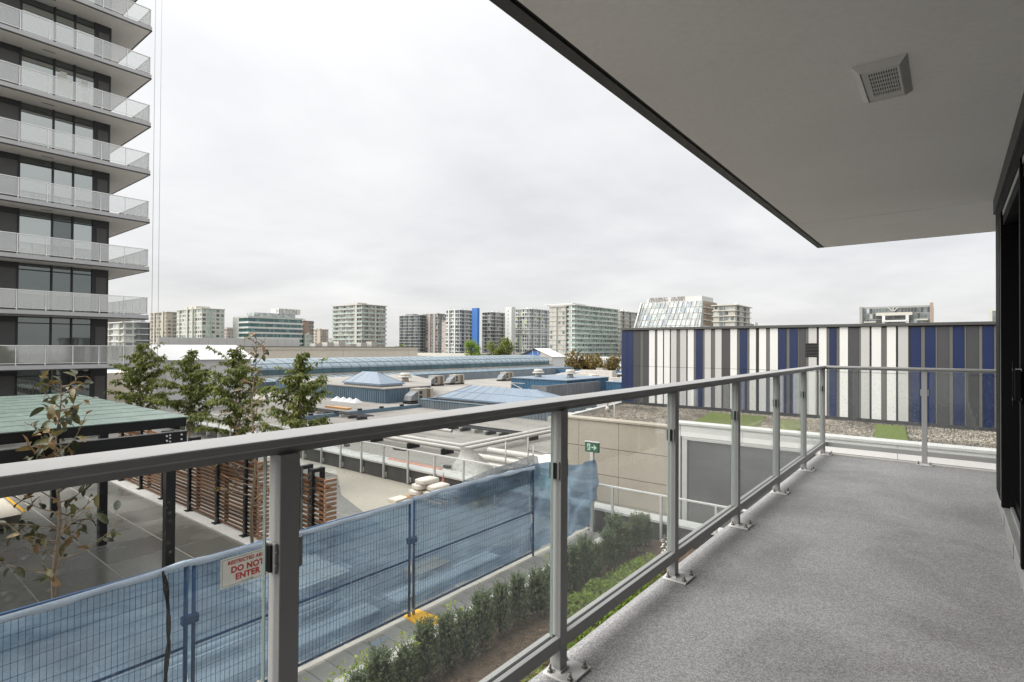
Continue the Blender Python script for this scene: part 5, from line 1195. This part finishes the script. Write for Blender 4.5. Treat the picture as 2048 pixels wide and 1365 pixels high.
for k, y in enumerate((15.2, 16.3, 17.6)):
    tag(MB().path([(-14.4 - .4 * k, y, MZ + .95), (-10.3, y + .1, MZ + .95)], [.13, .13], 8).build('insulated_pipe', 'pipe_white'), ['nearest', 'middle', 'farthest'][k] + ' of the three fat white pipes left of the beige wall', 'pipe', 'fat white pipes beside the beige wall')
for k in range(26):
    x_, y_ = random.uniform(-27, -15), random.uniform(13.8, 18.6)
    if k < 14: tag(MB().box(x_, x_ + random.uniform(.2, .5), y_, y_ + .2, MZ, MZ + .12).build('ballast_foot', 'black_rubber'), 'small black ballast foot on the wet roof beyond the terrace rail', 'ballast foot', 'ballast feet beyond the terrace rail')
# low wall just beyond the terrace rail, wrapped in plastic
lw = thing('wrapped_parapet', (-16, 12.6, MZ), 'low beige parapet beyond the terrace rail with white and orange wrap', 'parapet')
MB().box(-30, -8.6, 12.55, 12.85, MZ - 1, -2.72).build('wall', 'stucco_beige', lw)
def wrap(x0, x1, m, drop):
    mb = MB(); n = 20; vs = []
    for i in range(n + 1):
        x = x0 + (x1 - x0) * i / n; j = lambda: random.uniform(-.02, .02)
        vs += [(x, 12.50 + j(), -2.73 - drop + 3 * j()), (x, 12.50 + j(), -2.69 + j()), (x, 12.7, -2.66 + j()), (x, 12.92, -2.75 + j())]
    mb.add(vs, [(i * 4 + k, (i + 1) * 4 + k, (i + 1) * 4 + k + 1, i * 4 + k + 1) for i in range(n) for k in range(3)], 0, True); mb.build('plastic_wrap', m, lw)
wrap(-21.2, -15.6, 'white_plastic', .06); wrap(-15.6, -12.9, 'orange_plastic', .06); wrap(-12.9, -10.8, 'white_plastic', .1); wrap(-10.8, -9.0, 'white_plastic', .45)
sc = thing('scaffold', (-10.6, 14.2, MZ), 'small grey scaffold frame draped with white sheeting', 'scaffold')
for (x, y) in ((-11.2, 13.8), (-10.1, 13.8), (-11.2, 15), (-10.1, 15)): MB().tube((x, y, MZ), (x, y, -1.75), .025, None, 6).build('standard', 'bolt_steel', sc)
for a, b in (((-11.2, 13.8, -2.2), (-10.1, 13.8, -2.2)), ((-11.2, 13.8, -3.0), (-10.1, 13.8, -2.2)), ((-11.2, 15, -2.2), (-10.1, 15, -2.2)), ((-11.2, 13.8, -3.0), (-10.1, 13.8, -3.0))): MB().tube(a, b, .02, None, 6).build('ledger', 'bolt_steel', sc)
mb = MB(); n = 16; vs = []
for i in range(n + 1):
    for j in range(n + 1):
        u, v = i / n, j / n; vs.append((-13.2 + 2.0 * u + .05 * math.sin(9 * v + 4 * u), 13.6 - .15 * math.sin(3 * u + 5 * v), -3.3 + (1.15 + .16 * math.sin(4 * u) - .35 * u) * v))
mb.add(vs, [(i * 17 + j, (i + 1) * 17 + j, (i + 1) * 17 + j + 1, i * 17 + j + 1) for i in range(n) for j in range(n)], 0, True); tag(mb.build('hung_sheet', 'white_plastic'), 'grey white sheet hung left of the scaffold', 'sheet')
tag(MB().add([(-10.3, 13.3, -3.2), (-8.9, 13.3, -3.2), (-8.9, 14.6, -2.75), (-10.3, 14.6, -2.6)], [(0, 1, 2, 3)]).build('green_tarp', 'green_sheet'), 'teal green tarp below the scaffold', 'tarp')
tag(MB().box(-12.6, -8.9, 15.9, 19, MZ, -2.95).build('white_roof_block', 'tent_white'), 'white capped roof block behind the scaffold', 'roof block')
# tents
def tent(name, x0, x1, y0, y1, ze, zr, label, zb):
    t = thing(name, ((x0 + x1) / 2, (y0 + y1) / 2, zb), label, 'tent', 'white gabled shelter tents'); xm = (x0 + x1) / 2
    MB().add([(x0, y0, zb), (x1, y0, zb), (x1, y1, zb), (x0, y1, zb), (x0, y0, ze), (x1, y0, ze), (x1, y1, ze), (x0, y1, ze)], [(1, 2, 6, 5), (3, 0, 4, 7), (2, 3, 7, 6)]).build('side_wall', 'tent_white', t)
    MB().add([(x0 - .3, y0 - .3, ze - .08), (xm, y0 - .3, zr), (xm, y1 + .3, zr), (x0 - .3, y1 + .3, ze - .08), (x1 + .3, y0 - .3, ze - .08), (x1 + .3, y1 + .3, ze - .08)], [(0, 1, 2, 3), (1, 4, 5, 2)]).build('roof', 'tent_white', t)
    return t
t2 = tent('shelter_tent', -76, -67, 98, 103, -.75, .95, 'white gabled tent at the far end of the vaulted roof', MZ)
MB().add([(-74, 98, MZ), (-67, 98, MZ), (-67, 98, -.8), (-69.5, 98, .1)], [(0, 1, 2, 3)]).build('end_wall', 'white_plastic', t2)
MB().add([(-75.5, 98.2, -1.3), (-71, 98.2, -1.6), (-70, 98.2, -.4), (-71.5, 98.2, .55), (-73.5, 98.2, -.2)], [(0, 1, 2, 3, 4)]).build('blue_liner', 'sk_blue', t2)
for k in range(5): MB().bar((-70.3 + .3 * k, 97, MZ + .9 * k), (-69.0 + .2 * k, 97, MZ + .9 * k), .08).build('scaffold_tube', 'bolt_steel', t2)
for x_ in (-70.6, -69.2): MB().bar((x_, 97, MZ), (x_ - .8, 97, .5), .08).build('scaffold_tube', 'pipe_white', t2)
t1 = tent('shelter_tent', -56, -49, 17.4, 24.2, .15, 1.3, 'white gabled tent standing behind the leafy trees', MZ); MB().add([(-56, 17.4, MZ), (-49, 17.4, MZ), (-49, 17.4, .15), (-52.5, 17.4, 1.15), (-56, 17.4, .15)], [(0, 1, 2, 3, 4)]).build('end_wall', 'tent_white', t1)
# store blocks behind the vault and the tower
sb = thing('store_block', (-100, 48, -10), 'long flat roofed beige store block behind the glass vault', 'building')
MB().box(-128, -90, 10, 80.6, -18, 1.02).build('wall', 'stock_beige', sb); MB().box(-128.1, -89.9, 9.9, 80.75, 1.021, 1.12).build('roof_edge', 'cap_grey', sb); MB().box(-89.999, -89.9, 10, 80.6, .5, .62).build('band', 'beige_band', sb)
for k in range(9): MB().box(-89.999, -89.97, 14 + 8 * k, 14.06 + 8 * k, -6, .5).build('joint', 'beige_band', sb)
rs = thing('roof_screen', (-105, 50, 1.1), 'pale panel screen on the roof of the beige store block', 'roof screen')
for k in range(16): MB().box(-105.2, -105, 36 + 1.62 * k, 37.58 + 1.62 * k, 1.12, 2.55).build('panel', 'stock_grey', rs)
for k in range(6): tag(MB().box(-103 + .5 * k, -101 + .5 * k, 63 + 2.4 * k, 64.6 + 2.4 * k, 1.12, 1.7 + .25 * (k % 3)).build('roof_hatch', 'duct_white'), 'small pale box on the store roof, %s from the left' % ORD[k], 'roof box', 'small boxes on the store roof')
pb = thing('podium_block', (-70, 18, -10), 'pale grey panelled block seen below the tower balconies', 'building'); MB().box(-76, -70, 10, 27, -18, .75).build('wall', 'stock_grey', pb); MB().box(-76.1, -69.9, 9.9, 27.1, .751, .85).build('roof_edge', 'cap_grey', pb)
for k in range(12): MB().box(-69.999, -69.96, 10.7 + 1.4 * k, 10.75 + 1.4 * k, -4, .7).build('joint', 'cap_grey', pb)
p2 = thing('podium_block', (-60, 15, -10), 'low beige block right of the tower base', 'building'); MB().box(-66, -60, 11.5, 24, -18, -1.3).build('wall', 'stock_beige', p2); MB().box(-59.999, -59.95, 15.2, 16.4, -3.6, -2.5).build('louvre', 'hvac_brown', p2)
# ================================================================ skyline
GZ = -18.5
def sky_block(label, cx, cy, w, d, top, fh, wall, glass, bayA=3.4, bayB=3.4, slab=None, sx=.5, winh=.58, winw=.6, piers=(), group='apartment blocks on the skyline', seed=0, base=GZ, roof=True, rail=None, frame=None, pent=None, bal=4):
    """block whose near corner is (cx, cy): facade A faces -Y over [cx-w, cx], facade B faces +X over [cy, cy+d]"""
    rnd = random.Random(seed); t = thing('tower_block', (cx - w / 2, cy + d / 2, base), label, 'building', group)
    MB().box(cx - w, cx, cy, cy + d, base, top).build('wall', wall, t)
    nf = max(1, int((min(top + 14, top - base)) / fh)); pan = MB(); ng = len(glass); fr = MB()
    for k in range(nf):
        z1 = top - k * fh - .35; z0 = z1 - fh * winh
        na = max(1, int(w / bayA)); nb = max(1, int(d / bayB))
        for i in range(na):
            a = cx - w + w * (i + .5) / na; hw = w / na * winw / 2
            if bal and i % bal == 1: pan.box(a - hw * 1.5, a + hw * 1.5, cy - .05, cy, z0 - .5, z1 + .1, 0); fr.box(a + hw * 1.5, a + hw * 1.5 + .18, cy - .8, cy - .001, z0 - .6, z1 + .3); continue
            pan.box(a - hw, a + hw, cy - .06, cy, z0 + rnd.choice((0, 0, .25)), z1, rnd.randrange(ng))
            if frame: fr.box(a - .08, a + .08, cy - .12, cy - .0601, z0, z1)
        for i in range(nb):
            a = cy + d * (i + .5) / nb; hw = d / nb * winw / 2
            if bal and i % bal == 1: pan.box(cx, cx + .05, a - hw * 1.5, a + hw * 1.5, z0 - .5, z1 + .1, 0); fr.box(cx + .001, cx + .8, a + hw * 1.5, a + hw * 1.5 + .18, z0 - .6, z1 + .3); continue
            pan.box(cx, cx + .06, a - hw, a + hw, z0 + rnd.choice((0, 0, .25)), z1, rnd.randrange(ng))
            if frame: fr.box(cx + .0601, cx + .12, a - .08, a + .08, z0, z1)
        if slab:
            zs = top - k * fh - fh + .02
            s = MB().box(cx - w - sx * .6, cx + sx, cy - sx, cy + d + sx * .6, zs, zs + .38).build('floor_slab', slab, t)
            if rail:
                MB().box(cx - w - sx * .5, cx + sx - .1, cy - sx + .05, cy - sx + .1, zs + .381, zs + 1.25).box(cx + sx - .1, cx + sx - .05, cy - sx + .1001, cy + d + sx * .5, zs + .381, zs + 1.25).build('balcony_guard', rail, s)
    po = pan.build('window_panes', list(glass), t); po['kind'] = 'stuff'
    if fr.v: f = fr.build('balcony_dividers', wall, t); f['kind'] = 'stuff'
    for (side, p0, p1, m, zz) in piers:
        if side == 'A': MB().box(cx - w + p0, cx - w + p1, cy - .9, cy - .13, base, zz).build('pier', m, t)
        else: MB().box(cx + .13, cx + .9, cy + p0, cy + p1, base, zz).build('pier', m, t)
    if roof: MB().box(cx - w - sx, cx + sx + .3, cy - sx - .3, cy + d + sx, top + .001, top + .45).build('roof', slab or wall, t)
    for q in range(3):
        a = rnd.uniform(.1, .8) * w; b = rnd.uniform(.1, .7) * d; e = rnd.uniform(1.2, 3.2); MB().box(cx - w + a, cx - w + a + e, cy + b, cy + b + e, top + .4, top + .45 + rnd.uniform(.5, 1.5)).build('roof_plant', rnd.choice((wall, 'sk_grey', 'sk_white')), t)
    if pent:
        a, b, c, e, h = pent; MB().box(cx - w + a, cx - w + b, cy + c, cy + e, top + .451, top + .45 + h).build('penthouse', wall, t)
    return t
G1 = ['skg_mid', 'skg_light', 'skg_dark', 'skg_light']; G2 = ['skg_light', 'skg_green', 'skg_mid', 'skg_light', 'skg_dark']; G3 = ['skg_dark', 'skg_dark', 'skg_mid', 'skg_navy']
sky_block('pale condo block glimpsed low behind the tower railings, left one', -288, 85, 24, 4, 11.0, 2.9, 'sk_cream', G1, slab='sk_white', sx=.6, seed=1)
sky_block('darker condo block behind the tower railings, beside the beige tower', -306, 93, 9, 8, 11.8, 2.9, 'sk_steel', G3, slab='sk_white', sx=.6, seed=2)
sky_block('beige tower furthest left on the skyline', -490, 174, 36, 22, 27.2, 3.05, 'sk_beige', ['skg_mid', 'sk_beige', 'skg_dark', 'sk_beige'], 3.6, 3.2, None, .2, .5, .55, (('A', 10, 12, 'sk_cream', 27.4), ('A', 28, 30, 'sk_cream', 28.2)), seed=3)
sky_block('pale green grey condo tower right of the beige tower', -426, 174, 45, 16, 27.6, 3.1, 'sk_cream', ['skg_green', 'skg_mid', 'skg_light', 'skg_dark'], 3.4, 3.0, None, .3, .6, .66, (('A', 20, 22, 'sk_cream', 29.8), ('A', 30, 31, 'sk_cream', 29.5)), seed=4, pent=(10, 30, 2, 12, 2.2))
sky_block('low pinkish apartment block between the condo tower and the teal office', -547, 247, 22, 18, 16.4, 3.0, 'sk_pink', ['skg_mid', 'sk_pink', 'skg_dark'], 3.2, 3.2, None, .3, .45, .45, seed=5, pent=(8, 16, 2, 8, 1.6))
# teal ribbon-window office
of = thing('office_block', (-400, 220, GZ), 'teal glass office block with white floor bands and rooftop sign', 'building', 'office blocks on the skyline')
MB().box(-430, -404.3, 198, 240.3, GZ, 22.6).build('wall', 'sk_pale_green', of); rnd = random.Random(9)
for k in range(10):
    z1 = 21.4 - 3.85 * k; f = MB().box(-420, -404, 197.2, 240.8, z1 - 3.85, z1 - 2.5).build('floor_band', 'sk_white', of)
    pn = MB()
    for i in range(28):
        y0 = 198 + 42.3 * i / 28; pn.box(-404.29, -404.12, y0 + .06, y0 + 42.3 / 28 - .06, z1 - 2.5, z1, rnd.randrange(4))
    for i in range(8):
        x0 = -420 + 15.7 * i / 8; pn.box(x0 + .06, x0 + 1.9, 197.8, 197.99, z1 - 2.5, z1, rnd.choice((0, 3)))
    pn.build('ribbon_window', ['skg_teal', 'skg_teal_light', 'skg_navy', 'skg_teal'], f)
MB().box(-420.5, -403.8, 197, 241, 21.45, 22.65).build('parapet', 'sk_pale_green', of); MB().box(-418, -407, 203, 236, 22.651, 25.8).build('plant_storey', 'skg_light', of); MB().box(-418.5, -406.5, 222, 240, 25.801, 29.8).build('sign_wall', 'sk_white', of)
text('HILTON', 4.6, 228.5, 26.1, -406.4, 'sk_taupe', of, 'sign_lettering', 1.0, .03)
sky_block('plain brown block right of the teal office', -412, 247, 18, 8, 21.0, 3.1, 'sk_brown', ['skg_mid', 'sk_brown', 'sk_brown'], 3.4, 3.0, None, .1, .4, .6, seed=10); sky_block('short cream wing below the brown block', -402, 242, 6, 6, 9.5, 3.4, 'sk_cream', ['skg_green', 'skg_teal'], 3, 3, None, .1, .5, .8, seed=11)
sky_block('slim distant tan tower with a darker stripe', -473, 300, 12, 9, 16.5, 2.9, 'sk_beige', ['skg_mid', 'sk_beige', 'sk_beige'], 2.6, 2.8, None, .1, .5, .4, (('B', 3, 5, 'sk_taupe', 16.4),), seed=12)
sky_block('low grey block left of the layered warm tower', -520, 352, 30, 20, 9, 2.9, 'sk_grey', G1, 3.2, 3.2, None, .1, .5, .5, seed=13)
sky_block('warm grey condo tower with layered slabs and overhanging flat roof', -314, 231, 34, 20, 29.2, 3.0, 'sk_warm', ['skg_mid', 'skg_light', 'sk_warm', 'skg_light', 'skg_mid'], 2.2, 2.1, 'sk_warm', .8, .62, .7, (('A', 27, 29.3, 'sk_warm', 29), ('B', 10, 11.2, 'sk_warm', 29)), seed=14, rail='skg_green', pent=(14, 26, 2, 10, 1.6))
sky_block('dark glass curved fronted block with grey slabs', -405, 365, 30, 9, 31.2, 2.95, 'sk_steel', ['skg_dark', 'skg_mid', 'skg_mid', 'skg_navy'], 1.9, 2.2, 'sk_grey', .5, .7, .8, seed=15, pent=(8, 20, 1, 7, 1.4))
sky_block('taupe and glass condo block right of the dark glass block', -388, 373, 22, 12, 32.4, 2.95, 'sk_taupe', ['skg_mid', 'skg_light', 'skg_dark'], 2.6, 2.4, 'sk_grey', .4, .6, .62, (('A', 9.5, 12.5, 'sk_pink', 32.6), ('A', 16.5, 19.5, 'sk_pink', 32.6)), seed=16)
sky_block('pinkish block behind the white condo with blue fin', -345, 352, 16, 10, 24.0, 2.9, 'sk_pink', ['sk_pink', 'skg_mid'], 3, 3, None, .1, .4, .4, seed=17)
w7 = sky_block('white condo block with a bright blue vertical fin', -305, 317, 15.1, 19.4, 30.0, 3.0, 'sk_white', ['skg_dark', 'skg_mid', 'skg_light', 'skg_navy'], 2.5, 2.4, 'sk_white', .7, .6, .68, (('A', 3, 4.2, 'sk_white', 31), ('A', 9.6, 11, 'sk_white', 31.5)), seed=18)
MB().box(-298, -292.0, 323.5, 326.0, GZ, 31.6).build('blue_fin', 'sk_blue', w7)
sky_block('white and grey condo wing right of the blue fin', -297, 345, 9, 27, 29.4, 3.0, 'sk_grey', ['skg_dark', 'skg_mid', 'skg_light', 'skg_dark'], 2.4, 2.5, 'sk_white', .5, .62, .72, seed=19)
w8 = sky_block('white fronted block with blue and green tinted windows and white stair tower', -266, 357, 14.3, 34.2, 31.6, 2.95, 'sk_white', ['skg_mid', 'skg_dark', 'skg_light', 'skg_navy', 'sk_lime', 'skg_dark'], 2.2, 2.3, None, .3, .62, .66, seed=20)
MB().box(-280.5, -274, 344, 349, GZ, 33.0).build('stair_tower', 'sk_white', w8)
for zz in (25.5, 14.8, 11.6, -1.0): MB().box(-280.6, -265.4, 356.4, 391.6, zz, zz + .9).build('white_band', 'sk_white', w8)
for k in range(14): MB().box(-277.6, -277.2, 343.9, 343.999, 29 - 2.95 * k, 30.4 - 2.95 * k).build('slot_window', 'skg_dark', w8)
w9 = sky_block('large pale green glass balconied condo block with slim pier', -179, 286, 15.7, 56, 26.6, 2.9, 'sk_pale_green', ['skg_green', 'skg_mid', 'skg_light', 'skg_dark', 'skg_green'], 2.4, 2.3, 'sk_white', 1.0, .64, .72, (('A', 12.2, 13.4, 'sk_grey', 28.6), ('A', 13.6, 14.6, 'sk_white', 28.6)), seed=21, rail='skg_green')
MB().box(-200, -179.5, 284.6, 300, 27.06, 27.9).build('roof_canopy', 'sk_white', w9)
sky_block('pale taupe wing left of the green glass condo', -184, 284, 12, 8, 25.8, 2.9, 'sk_warm', ['sk_warm', 'skg_mid', 'skg_light'], 3.0, 3.0, 'sk_warm', .3, .6, .5, seed=22)
sky_block('pale condo slab partly hidden behind the green glass condo', -184, 355, 8, 40, 26.6, 2.95, 'sk_warm', ['skg_mid', 'sk_warm', 'skg_light'], 2.6, 2.6, 'sk_warm', .4, .6, .6, seed=23)
pl_ = thing('podium_block', (-170, 290, GZ), 'low white podium with ramped roof below the green glass condo', 'building'); MB().box(-178, -128, 276, 300, GZ, -4.6).build('wall', 'sk_white', pl_)
for k in range(18): MB().box(-177.5 + 2.7 * k, -176 + 2.7 * k, 275.9, 275.99, -12, -6).build('window', 'skg_mid', pl_)
# slanted glass office with diagonal fins and rooftop lettering
so10 = thing('office_block', (-145, 345, GZ), 'office block with a slanted glass front, diagonal fins and rooftop lettering', 'building', 'office blocks on the skyline')
A0, A1, YB, YT, ZB_, ZT_ = -170.0, -122.0, 334.0, 346.0, -12.0, 31.0
MB().add([(A0, YB, ZB_), (A1, YB, ZB_), (A1 , 372, ZB_), (A0, 372, ZB_), (A0 + 7, YT, ZT_), (A1, YT, ZT_), (A1, 372, ZT_), (A0 + 7, 372, ZT_)], [(0, 1, 5, 4), (1, 2, 6, 5), (2, 3, 7, 6), (3, 0, 4, 7), (4, 5, 6, 7)]).build('wall', 'sk_grey', so10)
rnd = random.Random(44); nr, nc = 11, 22; FP_ = lambda u, v: Vector((A0 + 7 * v + (A1 - A0 - 7 * v) * u, YB + (YT - YB) * v - .12, ZB_ + (ZT_ - ZB_) * v)); po = MB()
for r in range(nr):
    for c in range(nc):
        u0, u1, v0, v1 = c / nc + .002, (c + 1) / nc - .002, (r + .06) / nr, (r + .84) / nr; po.add([FP_(u0, v0), FP_(u1, v0), FP_(u1, v1), FP_(u0, v1)], [(0, 1, 2, 3)], rnd.choice((0, 0, 1, 3, 3, 2, 2, 1)))
o_ = po.build('window_panes', ['skg_light', 'skg_mid', 'skg_navy', 'skg_green'], so10); o_['kind'] = 'stuff'
for k in range(15):
    u = k / 14; a = FP_(max(0, u - .10), 0.0); b = FP_(min(1, u + .05), 1.0); MB().bar(a + Vector((0, -.4, 0)), b + Vector((0, -.4, 0)), .16, .2).build('diagonal_fin', 'sk_steel', so10)
MB().bar(FP_(0, 0) + Vector((-.3, -.5, 0)), FP_(0, 1) + Vector((-.3, -.5, 0)), 1.0, 1.0).build('edge_fin', 'sk_white', so10)
fin_me = MB().add([(0, 0, 0), (.9, .35, 0), (.9, .75, 0), (0, .5, 0), (0, 0, 3.3), (.9, .35, 3.3), (.9, .75, 3.3), (0, .5, 3.3)], [(0, 1, 5, 4), (1, 2, 6, 5), (2, 3, 7, 6), (4, 5, 6, 7)]).mesh('sun_fin', 'sk_brown')
for r in range(5):
    for k in range(10): link('sun_fin', fin_me, so10, Vector((A1 + .02, 347.5 + 2.4 * k, 27.2 - 4.0 * r)) - so10.location)
    MB().box(A1, A1 + 1.0, 346.5, 372, 26.6 - 4.0 * r, 27.15 - 4.0 * r).build('sill_band', 'sk_cream', so10)
MB().box(A0 + 10, A1 - 1, YT + 1, 368, ZT_ + .01, ZT_ + 3.0).build('penthouse', 'sk_white', so10)
rnd = random.Random(6)      # the lettering is too far away to read: strokes only
for k in range(13):
    if k == 7: continue
    x_ = -158.5 + 1.9 * k; mb = MB()
    for dx in (0, 1.15): mb.box(x_ + dx, x_ + dx + .3, YT + .6, YT + .9, ZT_ + .5, ZT_ + rnd.choice((3.3, 3.4, 2.2)))
    mb.box(x_ + .301, x_ + 1.149, YT + .6, YT + .9, ZT_ + rnd.choice((.6, 1.7, 2.9)), ZT_ + 3.2) if rnd.random() < .4 else mb.box(x_ + .301, x_ + 1.149, YT + .6, YT + .9, ZT_ + 2.7, ZT_ + 3.1)
    mb.build('sign_letter', 'sk_taupe', so10)
sky_block('pale condo block with layered balconies right of the slanted office', -91, 307, 11.5, 28, 24.2, 2.95, 'sk_warm', ['skg_mid', 'skg_light', 'sk_warm', 'skg_dark'], 2.6, 3.0, 'sk_cream', .9, .6, .55, seed=24)
# far grey terraced block right of centre (flat-on), and small far things beyond it
gb = thing('terraced_block', (-15, 388, GZ), 'wide grey terraced concrete block above the striped wall', 'building')
q0, q1, yb = -42.0, -8.0, 380.0
MB().box(q0, q1, yb + 4, yb + 24, GZ, 25.6).build('wall', 'sk_concrete', gb); rnd = random.Random(8); pn = MB()
for r in range(5):
    for c in range(21): pn.box(q0 + 1.6 + 1.5 * c, q0 + 2.9 + 1.5 * c, yb + 3.9, yb + 3.99, 21.8 - 3.2 * r, 24.6 - 3.2 * r, rnd.choice((0, 0, 1, 2)))
o_ = pn.build('window_panes', ['skg_mid', 'skg_light', 'skg_dark'], gb); o_['kind'] = 'stuff'
MB().box(q0 - .2, q0 + 1.2, yb + 1, yb + 3.8, GZ, 25.7).build('end_wall', 'sk_concrete', gb); MB().box(q1 - 1.2, q1 + .3, yb + 1, yb + 3.8, GZ, 26.8).build('end_wall', 'sk_brown', gb)
MB().box(q0 + 8, q1 - 9, yb + .2, yb + 3.7, 20.2, 21.9).build('balcony_band', 'sk_cream', gb); MB().box(q0 + 11, q1 - 11.5, yb - 1, yb + 3.6, 16.6, 17.5).build('balcony_band', 'sk_white', gb); MB().box(q0 + 2, q0 + 8, yb + .4, yb + 3.65, 16.4, 17.0).build('balcony_band', 'sk_cream', gb); MB().box(q1 - 7, q1 - 2, yb + .4, yb + 3.65, 17.2, 17.8).build('balcony_band', 'sk_cream', gb)
for x_ in (-31.0, -20.0): MB().box(x_, x_ + 1.4, yb - .5, yb + 3.5, GZ, 20.1).build('pillar', 'sk_white', gb)
for a in (-1, 0, 1): MB().bar((-26, yb + 3.2, 22.4), (-26 + 2.6 * a, yb + 3.2, 25.2), .5).build('brace', 'sk_grey', gb)
for k, (x_, w_, y_, h_) in enumerate(((-4, 6, 420, 17), (1, 8, 450, 15.5), (-124, 6, 460, 21.5))):
    t = thing('distant_block', (x_, y_, GZ), ['small distant pale block just right of the grey terraced block', 'low distant pale roofline beyond the grey terraced block', 'tiny distant box just above the striped wall near its middle'][k], 'building')
    MB().box(x_ - w_ / 2, x_ + w_ / 2, y_, y_ + 8, GZ, h_).build('wall', 'sk_white', t); MB().box(x_ - w_ / 2 + .8, x_ + w_ / 2 - .8, y_ - .1, y_ - .01, h_ - 3, h_ - 1.2).build('window_band', 'skg_mid', t)
tl = thing('distant_tower', (15, 320, GZ), 'slim distant tower seen beside the black door frame', 'building'); MB().box(13.2, 18, 318, 324, GZ, 19).build('wall', 'sk_cream', tl); MB().box(14, 17.2, 317.9, 317.99, 10, 18).build('window_band', 'skg_mid', tl)
# low roofs and parking deck between the mall and the towers
pdk = thing('parking_deck', (-230, 250, GZ), 'long low concrete parking deck in front of the white condos', 'building')
MB().box(-262, -210, 228, 330, GZ, -3.4).build('deck', 'sk_taupe', pdk); MB().box(-209.99, -209.5, 228, 330, -4.6, -2.7).build('parapet', 'sk_cream', pdk); MB().box(-262, -209.5, 227.5, 227.99, -4.6, -2.7).build('parapet', 'sk_cream', pdk)
# far trees
def far_tree(x, y, z, h, w, m, label, seed, n=1500):
    rnd = random.Random(seed); t = thing('distant_tree', (x, y, z), label, 'tree', 'distant trees by the towers'); tk = MB().path([(x, y, z), (x, y, z + h * .45), (x + .1 * w, y, z + h * .8)], [.05 * h, .035 * h, .012 * h], 6)
    cl = [(Vector((rnd.uniform(-.5, .5) * w * .8, rnd.uniform(-.5, .5) * w * .8, h * rnd.uniform(.12, .9))), rnd.uniform(.18, .30) * w) for _ in range(12)]
    for c, _ in cl: tk.path([(x, y, z + h * .4), Vector((x, y, z)) + c], [.02 * h, .008 * h], 4)
    lv = []
    for k in range(n):
        c, r_ = cl[k % 12]; p = Vector((x, y, z)) + c + rv(rnd) * r_ * rnd.random() ** .4; L = w * rnd.uniform(.06, .12); lv.append((p, rv(rnd), rv(rnd), L, L * .7, min(1, max(0, rnd.gauss(.45, .25)))))
    tk.build('trunk', 'bark_dark', t); leaf_cloud('crown', lv, m, t)
far_tree(-205, 222, -5, 8.5, 9, 'bright_leaf', 'bright green rounded tree before the white condo', 51); far_tree(-203, 246, -5.5, 11, 12, 'tree_leaf', 'dark green tree right of the blue fin', 52); far_tree(-212, 180, -3, 4.5, 7, 'tree_leaf', 'low green treetop left of the dark glass block', 55)
LBL = ['first autumn brown tree right of the white tent', 'tall autumn tree with orange crown below the green glass condo', 'second autumn tree below the green glass condo', 'russet tree near the striped wall', 'dark autumn tree touching the striped wall', 'low russet bush row tree above the blue parapet']
for k, (x_, y_, h_, w_) in enumerate(((-86, 126, 6.5, 6), (-79.5, 127, 9.2, 9), (-75.5, 129, 7.5, 8), (-71.5, 126, 7.0, 7), (-67.5, 127, 8.2, 7), (-83, 122, 5.5, 7))): far_tree(x_, y_, -8.6, h_, w_, 'autumn_leaf', LBL[k], 60 + k, 1100)
for k, (x_, y_) in enumerate(((-190, 192), (-200, 262))):
    t = thing('light_pole', (x_, y_, -6), ['slim pale light pole left of the white condo', 'slim pale light pole right of the dark tree'][k], 'light pole'); MB().tube((x_, y_, -6), (x_, y_, 1.2), .16, .1, 6).build('pole', 'sk_white', t); MB().bar((x_, y_, 1.2), (x_ + 1.6, y_, 1.3), .2).build('arm', 'sk_white', t)
